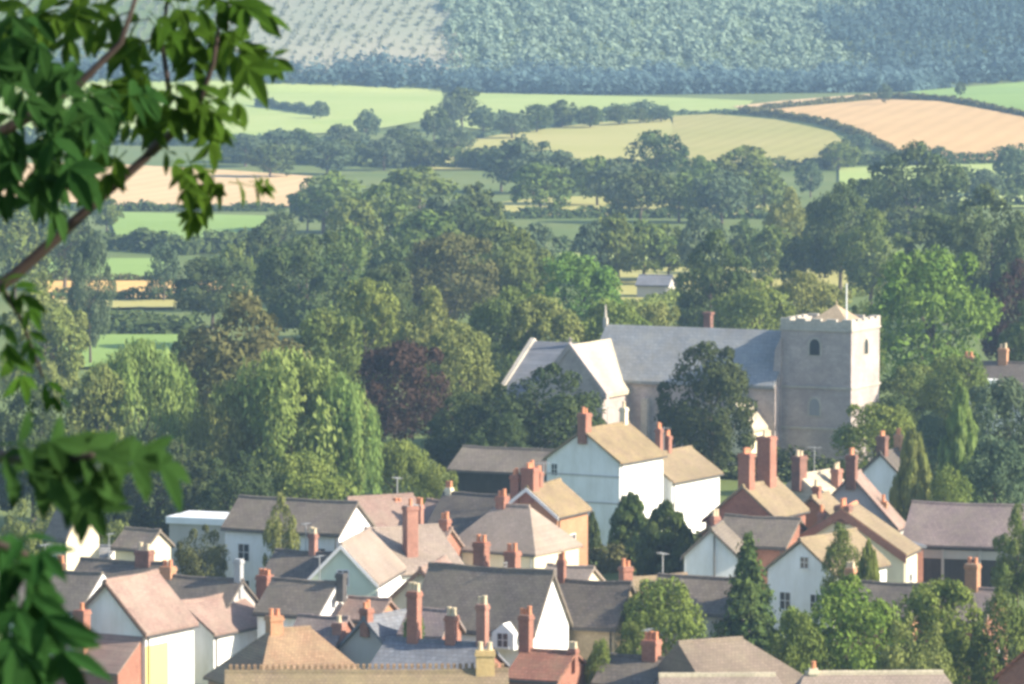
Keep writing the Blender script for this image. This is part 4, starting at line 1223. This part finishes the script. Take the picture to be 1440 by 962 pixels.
# ------------------------------------------------------------------ wooded hill
def hill_wood():
    rng = np.random.default_rng(3)
    n = 100000
    x = rng.uniform(-420, 420, n); y = rng.uniform(1540, 1800, n)
    z = ground(x, y)
    v = np.stack([x, y, z], 1) - np.array([0, 0, HC])
    dep = v @ np.array(FW); px = 720 + F * v[:, 0] / dep; py = 481 - F * (v @ np.array(UP)) / dep
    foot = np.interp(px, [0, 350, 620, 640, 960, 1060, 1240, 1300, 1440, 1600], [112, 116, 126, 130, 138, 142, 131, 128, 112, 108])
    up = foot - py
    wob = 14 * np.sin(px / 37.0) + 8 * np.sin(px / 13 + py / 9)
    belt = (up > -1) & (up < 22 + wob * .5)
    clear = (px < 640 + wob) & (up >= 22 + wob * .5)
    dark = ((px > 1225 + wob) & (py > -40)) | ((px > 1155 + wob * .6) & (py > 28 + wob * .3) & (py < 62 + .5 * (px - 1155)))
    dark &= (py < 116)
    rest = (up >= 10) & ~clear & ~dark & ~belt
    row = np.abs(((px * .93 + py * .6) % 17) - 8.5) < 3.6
    sets = [('foot_wood', belt, 'leaf_hill_dark_hazed', 4.2, 5.5, .45), ('young_plantation', clear & row, 'leaf_hill_tan', 1.5, 1.5, 1.0), ('conifer_plantation', dark, 'leaf_hill_dark_hazed', 3.0, 6.0, .6), ('mixed_wood', rest, 'leaf_hill_hazed', 3.0, 3.3, .7)]
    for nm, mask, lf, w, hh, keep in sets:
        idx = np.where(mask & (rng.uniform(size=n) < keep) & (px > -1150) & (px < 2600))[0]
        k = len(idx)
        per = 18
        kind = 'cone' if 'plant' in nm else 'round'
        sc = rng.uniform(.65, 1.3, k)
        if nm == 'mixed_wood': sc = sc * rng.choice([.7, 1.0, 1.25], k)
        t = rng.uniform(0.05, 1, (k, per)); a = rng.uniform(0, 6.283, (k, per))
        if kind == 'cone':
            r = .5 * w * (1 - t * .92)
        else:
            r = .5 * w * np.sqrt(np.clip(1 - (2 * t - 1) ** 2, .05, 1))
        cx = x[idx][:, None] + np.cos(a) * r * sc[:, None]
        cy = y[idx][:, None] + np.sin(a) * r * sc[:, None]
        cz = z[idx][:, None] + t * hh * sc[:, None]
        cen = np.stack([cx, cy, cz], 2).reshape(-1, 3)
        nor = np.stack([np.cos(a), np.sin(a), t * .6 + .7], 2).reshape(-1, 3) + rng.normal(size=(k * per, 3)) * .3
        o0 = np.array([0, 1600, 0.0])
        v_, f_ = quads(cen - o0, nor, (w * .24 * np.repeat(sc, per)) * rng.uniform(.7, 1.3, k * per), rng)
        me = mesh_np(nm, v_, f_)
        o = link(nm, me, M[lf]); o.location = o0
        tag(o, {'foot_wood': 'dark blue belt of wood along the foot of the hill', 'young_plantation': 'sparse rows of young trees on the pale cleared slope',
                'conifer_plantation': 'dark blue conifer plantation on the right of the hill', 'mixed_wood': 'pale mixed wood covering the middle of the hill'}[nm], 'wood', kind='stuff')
hill_wood()

# ------------------------------------------------------------------ foreground tree on the left
def leaflet(bm, p, d, n, ln, wd, mat=0):
    """one pointed leaflet folded along its midrib"""
    d = d.normalized(); s = d.cross(n).normalized(); n = s.cross(d).normalized()
    prof = [(0, .03), (.18, .32), (.42, .5), (.68, .38), (.88, .16)]
    mid, lf, rt = [], [], []
    for t, w in prof:
        dr = -n * (t * t * ln * .22)
        c = p + d * (t * ln) + dr
        mid.append(bm.verts.new(c))
        lf.append(bm.verts.new(c + s * w * wd + n * w * wd * .35)); rt.append(bm.verts.new(c - s * w * wd + n * w * wd * .35))
    tip = bm.verts.new(p + d * ln - n * ln * .24)
    for i in range(len(prof) - 1):
        bm.faces.new((mid[i], mid[i + 1], lf[i + 1], lf[i])); bm.faces.new((mid[i + 1], mid[i], rt[i], rt[i + 1]))
    bm.faces.new((mid[-1], tip, lf[-1])); bm.faces.new((tip, mid[-1], rt[-1]))

def spray(bm, p, d, n, size, rng, nl=5):
    """compound leaf: pairs of leaflets along a stalk and one at its tip"""
    d = d.normalized(); s = d.cross(n).normalized()
    tube(bm, [p, p + d * size * .7], [size * .014, size * .008], 4)
    for k in range(nl // 2):
        t = .25 + .4 * k / max(1, nl // 2 - 1)
        for sg in (-1, 1):
            dd = d * .55 + s * sg * .85 + Vector([rng.gauss(0, .15) for _ in range(3)]) + Vector((0, 0, -.25))
            leaflet(bm, p + d * size * t, dd, n + Vector([rng.gauss(0, .25) for _ in range(3)]), size * rng.uniform(.44, .62), size * rng.uniform(.18, .27))
    leaflet(bm, p + d * size * .68, d + Vector((0, 0, -.2)), n, size * rng.uniform(.5, .68), size * .25)

rng = random.Random(21)
xt = -1.45
gz = float(ground(xt, 8.0))
ft = empty('leafy_tree', (xt, 8.0, gz))
tag(ft, 'near leafy tree whose dark bough and hanging leaves frame the left side', 'tree')
OFF = Vector((xt, 8.0, gz))
bm = bmesh.new()
tube(bm, [Vector((0, 0, -.2)), Vector((.0, 0, .9)), Vector((-.05, 0, 2.2)), Vector((-.08, .05, 4.0)), Vector((-.05, .05, 5.6))], [.13, .10, .085, .06, .03], 10)
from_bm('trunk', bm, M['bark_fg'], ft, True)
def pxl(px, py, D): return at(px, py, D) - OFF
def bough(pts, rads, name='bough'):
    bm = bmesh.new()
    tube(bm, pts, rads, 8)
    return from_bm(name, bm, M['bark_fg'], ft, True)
b1 = bough([Vector((-.02, 0, 1.95)), pxl(-60, 440, 8.0), pxl(20, 388, 8.0), pxl(90, 325, 8.0), pxl(150, 270, 8.0), pxl(205, 222, 8.0), pxl(228, 190, 8.0), pxl(238, 130, 8.0), pxl(228, 60, 8.0), pxl(240, -40, 8.0)],
           [.03, .013, .0105, .0092, .0085, .0075, .0065, .005, .004, .0025])
b1b = bough([pxl(212, 214, 8.0), pxl(250, 180, 7.95), pxl(282, 140, 7.9), pxl(300, 90, 7.9), pxl(310, 20, 7.9)], [.009, .007, .005, .004, .0025], 'side_branch')
b2 = bough([Vector((-.05, 0, 2.7)), pxl(-80, 230, 7.6), pxl(30, 170, 7.6), pxl(110, 120, 7.6), pxl(170, 60, 7.6), pxl(200, -30, 7.6)], [.025, .011, .009, .007, .005, .003])
b3 = bough([Vector((0, 0, 1.3)), pxl(-120, 600, 5.4), pxl(-20, 640, 5.2), pxl(60, 650, 5.1), pxl(130, 640, 5.0)], [.02, .010, .007, .005, .003])
b4 = bough([Vector((0, 0, 1.05)), pxl(-160, 800, 5.0), pxl(-20, 760, 4.9), pxl(40, 780, 4.9)], [.02, .010, .006, .003])

def leaves(parent, items, mat, jit=22, droop=0.12):
    bm = bmesh.new()
    for (px, py, D, ang, size, cnt) in items:
        for k in range(cnt):
            a = R(ang + rng.gauss(0, jit))
            q = 8 if cnt > 1 else 0
            p = pxl(px + rng.gauss(0, q), py + rng.gauss(0, q), D + rng.gauss(0, .12))
            d = Vector((math.cos(a), rng.gauss(0, .45), -math.sin(a) - droop))
            n = Vector((rng.gauss(.15, .5), -rng.uniform(.3, 1.0), rng.uniform(.2, .9)))
            spray(bm, p, d, n, size * rng.uniform(.8, 1.2), rng, rng.choice([5, 5, 7]))
    return from_bm('leaves', bm, M[mat], parent)
# angles: 0 right, 90 down, -90 up
def spots(lst, D):
    return [(px, py, D, ang, size, cnt) for (px, py, ang, size, cnt) in lst if D < 7 or py > 190 or rng.random() > .2]
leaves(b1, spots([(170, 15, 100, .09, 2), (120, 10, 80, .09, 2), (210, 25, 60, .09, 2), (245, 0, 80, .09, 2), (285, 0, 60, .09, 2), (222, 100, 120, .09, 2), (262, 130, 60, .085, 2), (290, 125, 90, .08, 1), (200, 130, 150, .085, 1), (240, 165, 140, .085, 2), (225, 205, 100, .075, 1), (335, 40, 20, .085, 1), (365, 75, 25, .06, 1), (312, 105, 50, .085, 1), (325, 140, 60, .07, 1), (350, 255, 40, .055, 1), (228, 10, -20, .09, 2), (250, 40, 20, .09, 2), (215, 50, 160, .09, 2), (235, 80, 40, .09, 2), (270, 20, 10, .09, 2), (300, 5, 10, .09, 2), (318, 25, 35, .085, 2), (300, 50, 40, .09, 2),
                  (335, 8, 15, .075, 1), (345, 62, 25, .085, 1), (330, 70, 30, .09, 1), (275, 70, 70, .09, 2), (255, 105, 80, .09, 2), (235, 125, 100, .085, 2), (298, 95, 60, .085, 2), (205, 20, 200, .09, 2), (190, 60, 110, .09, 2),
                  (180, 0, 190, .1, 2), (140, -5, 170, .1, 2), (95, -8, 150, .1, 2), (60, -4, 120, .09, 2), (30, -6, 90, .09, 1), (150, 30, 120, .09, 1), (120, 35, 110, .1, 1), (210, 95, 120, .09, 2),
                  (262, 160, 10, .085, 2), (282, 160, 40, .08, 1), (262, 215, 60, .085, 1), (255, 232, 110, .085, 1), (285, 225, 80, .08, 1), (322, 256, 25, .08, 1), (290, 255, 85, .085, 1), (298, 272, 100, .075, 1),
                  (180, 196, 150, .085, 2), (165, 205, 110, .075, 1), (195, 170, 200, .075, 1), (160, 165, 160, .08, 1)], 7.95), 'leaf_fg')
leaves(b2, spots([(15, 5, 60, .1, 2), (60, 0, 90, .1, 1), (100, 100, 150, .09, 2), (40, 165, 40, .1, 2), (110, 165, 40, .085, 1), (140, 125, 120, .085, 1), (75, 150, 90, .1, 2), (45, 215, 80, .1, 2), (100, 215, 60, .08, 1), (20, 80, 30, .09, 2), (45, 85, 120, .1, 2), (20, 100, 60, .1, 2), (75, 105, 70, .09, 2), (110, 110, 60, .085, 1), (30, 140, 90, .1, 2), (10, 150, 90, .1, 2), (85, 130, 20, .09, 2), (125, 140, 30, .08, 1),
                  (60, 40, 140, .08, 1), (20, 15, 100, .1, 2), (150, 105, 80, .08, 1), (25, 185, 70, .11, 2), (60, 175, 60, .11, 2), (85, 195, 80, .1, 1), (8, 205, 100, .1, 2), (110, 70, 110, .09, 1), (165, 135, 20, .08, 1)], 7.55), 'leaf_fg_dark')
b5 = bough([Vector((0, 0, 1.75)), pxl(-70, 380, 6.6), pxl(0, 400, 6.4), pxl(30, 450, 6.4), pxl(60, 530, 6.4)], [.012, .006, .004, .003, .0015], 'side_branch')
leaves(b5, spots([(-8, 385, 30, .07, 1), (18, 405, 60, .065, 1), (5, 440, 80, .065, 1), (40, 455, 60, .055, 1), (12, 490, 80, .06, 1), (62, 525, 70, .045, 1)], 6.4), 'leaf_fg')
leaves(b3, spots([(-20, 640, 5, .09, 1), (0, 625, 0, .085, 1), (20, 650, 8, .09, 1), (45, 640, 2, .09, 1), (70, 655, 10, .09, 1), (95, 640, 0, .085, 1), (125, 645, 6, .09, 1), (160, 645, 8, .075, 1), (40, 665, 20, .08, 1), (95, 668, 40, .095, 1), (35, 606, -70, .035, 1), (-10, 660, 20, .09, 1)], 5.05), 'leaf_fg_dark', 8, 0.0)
leaves(b4, spots([(-20, 750, 50, .09, 2), (0, 770, 60, .1, 2), (22, 790, 65, .095, 1), (-5, 815, 80, .1, 2), (25, 830, 75, .095, 1), (50, 835, 70, .08, 1), (-5, 860, 70, .09, 2), (35, 870, 80, .08, 1), (-8, 900, 80, .08, 1), (15, 745, 20, .08, 1)], 4.9), 'leaf_fg_dark', 16)

# ------------------------------------------------------------------ air
m = bpy.data.materials.new('haze_air'); m.use_nodes = True
nt = m.node_tree
for n in list(nt.nodes): nt.nodes.remove(n)
out = nt.nodes.new('ShaderNodeOutputMaterial')
pv = nt.nodes.new('ShaderNodeVolumePrincipled')
pv.inputs['Color'].default_value = (.45, .70, 1.0, 1)
pv.inputs['Density'].default_value = .00017
nt.links.new(pv.outputs[0], out.inputs['Volume'])
bm = bmesh.new(); box(bm, -1600, 1600, -100, 3100, -1.6, 136)
tag(from_bm('haze', bm, m), kind='stuff')
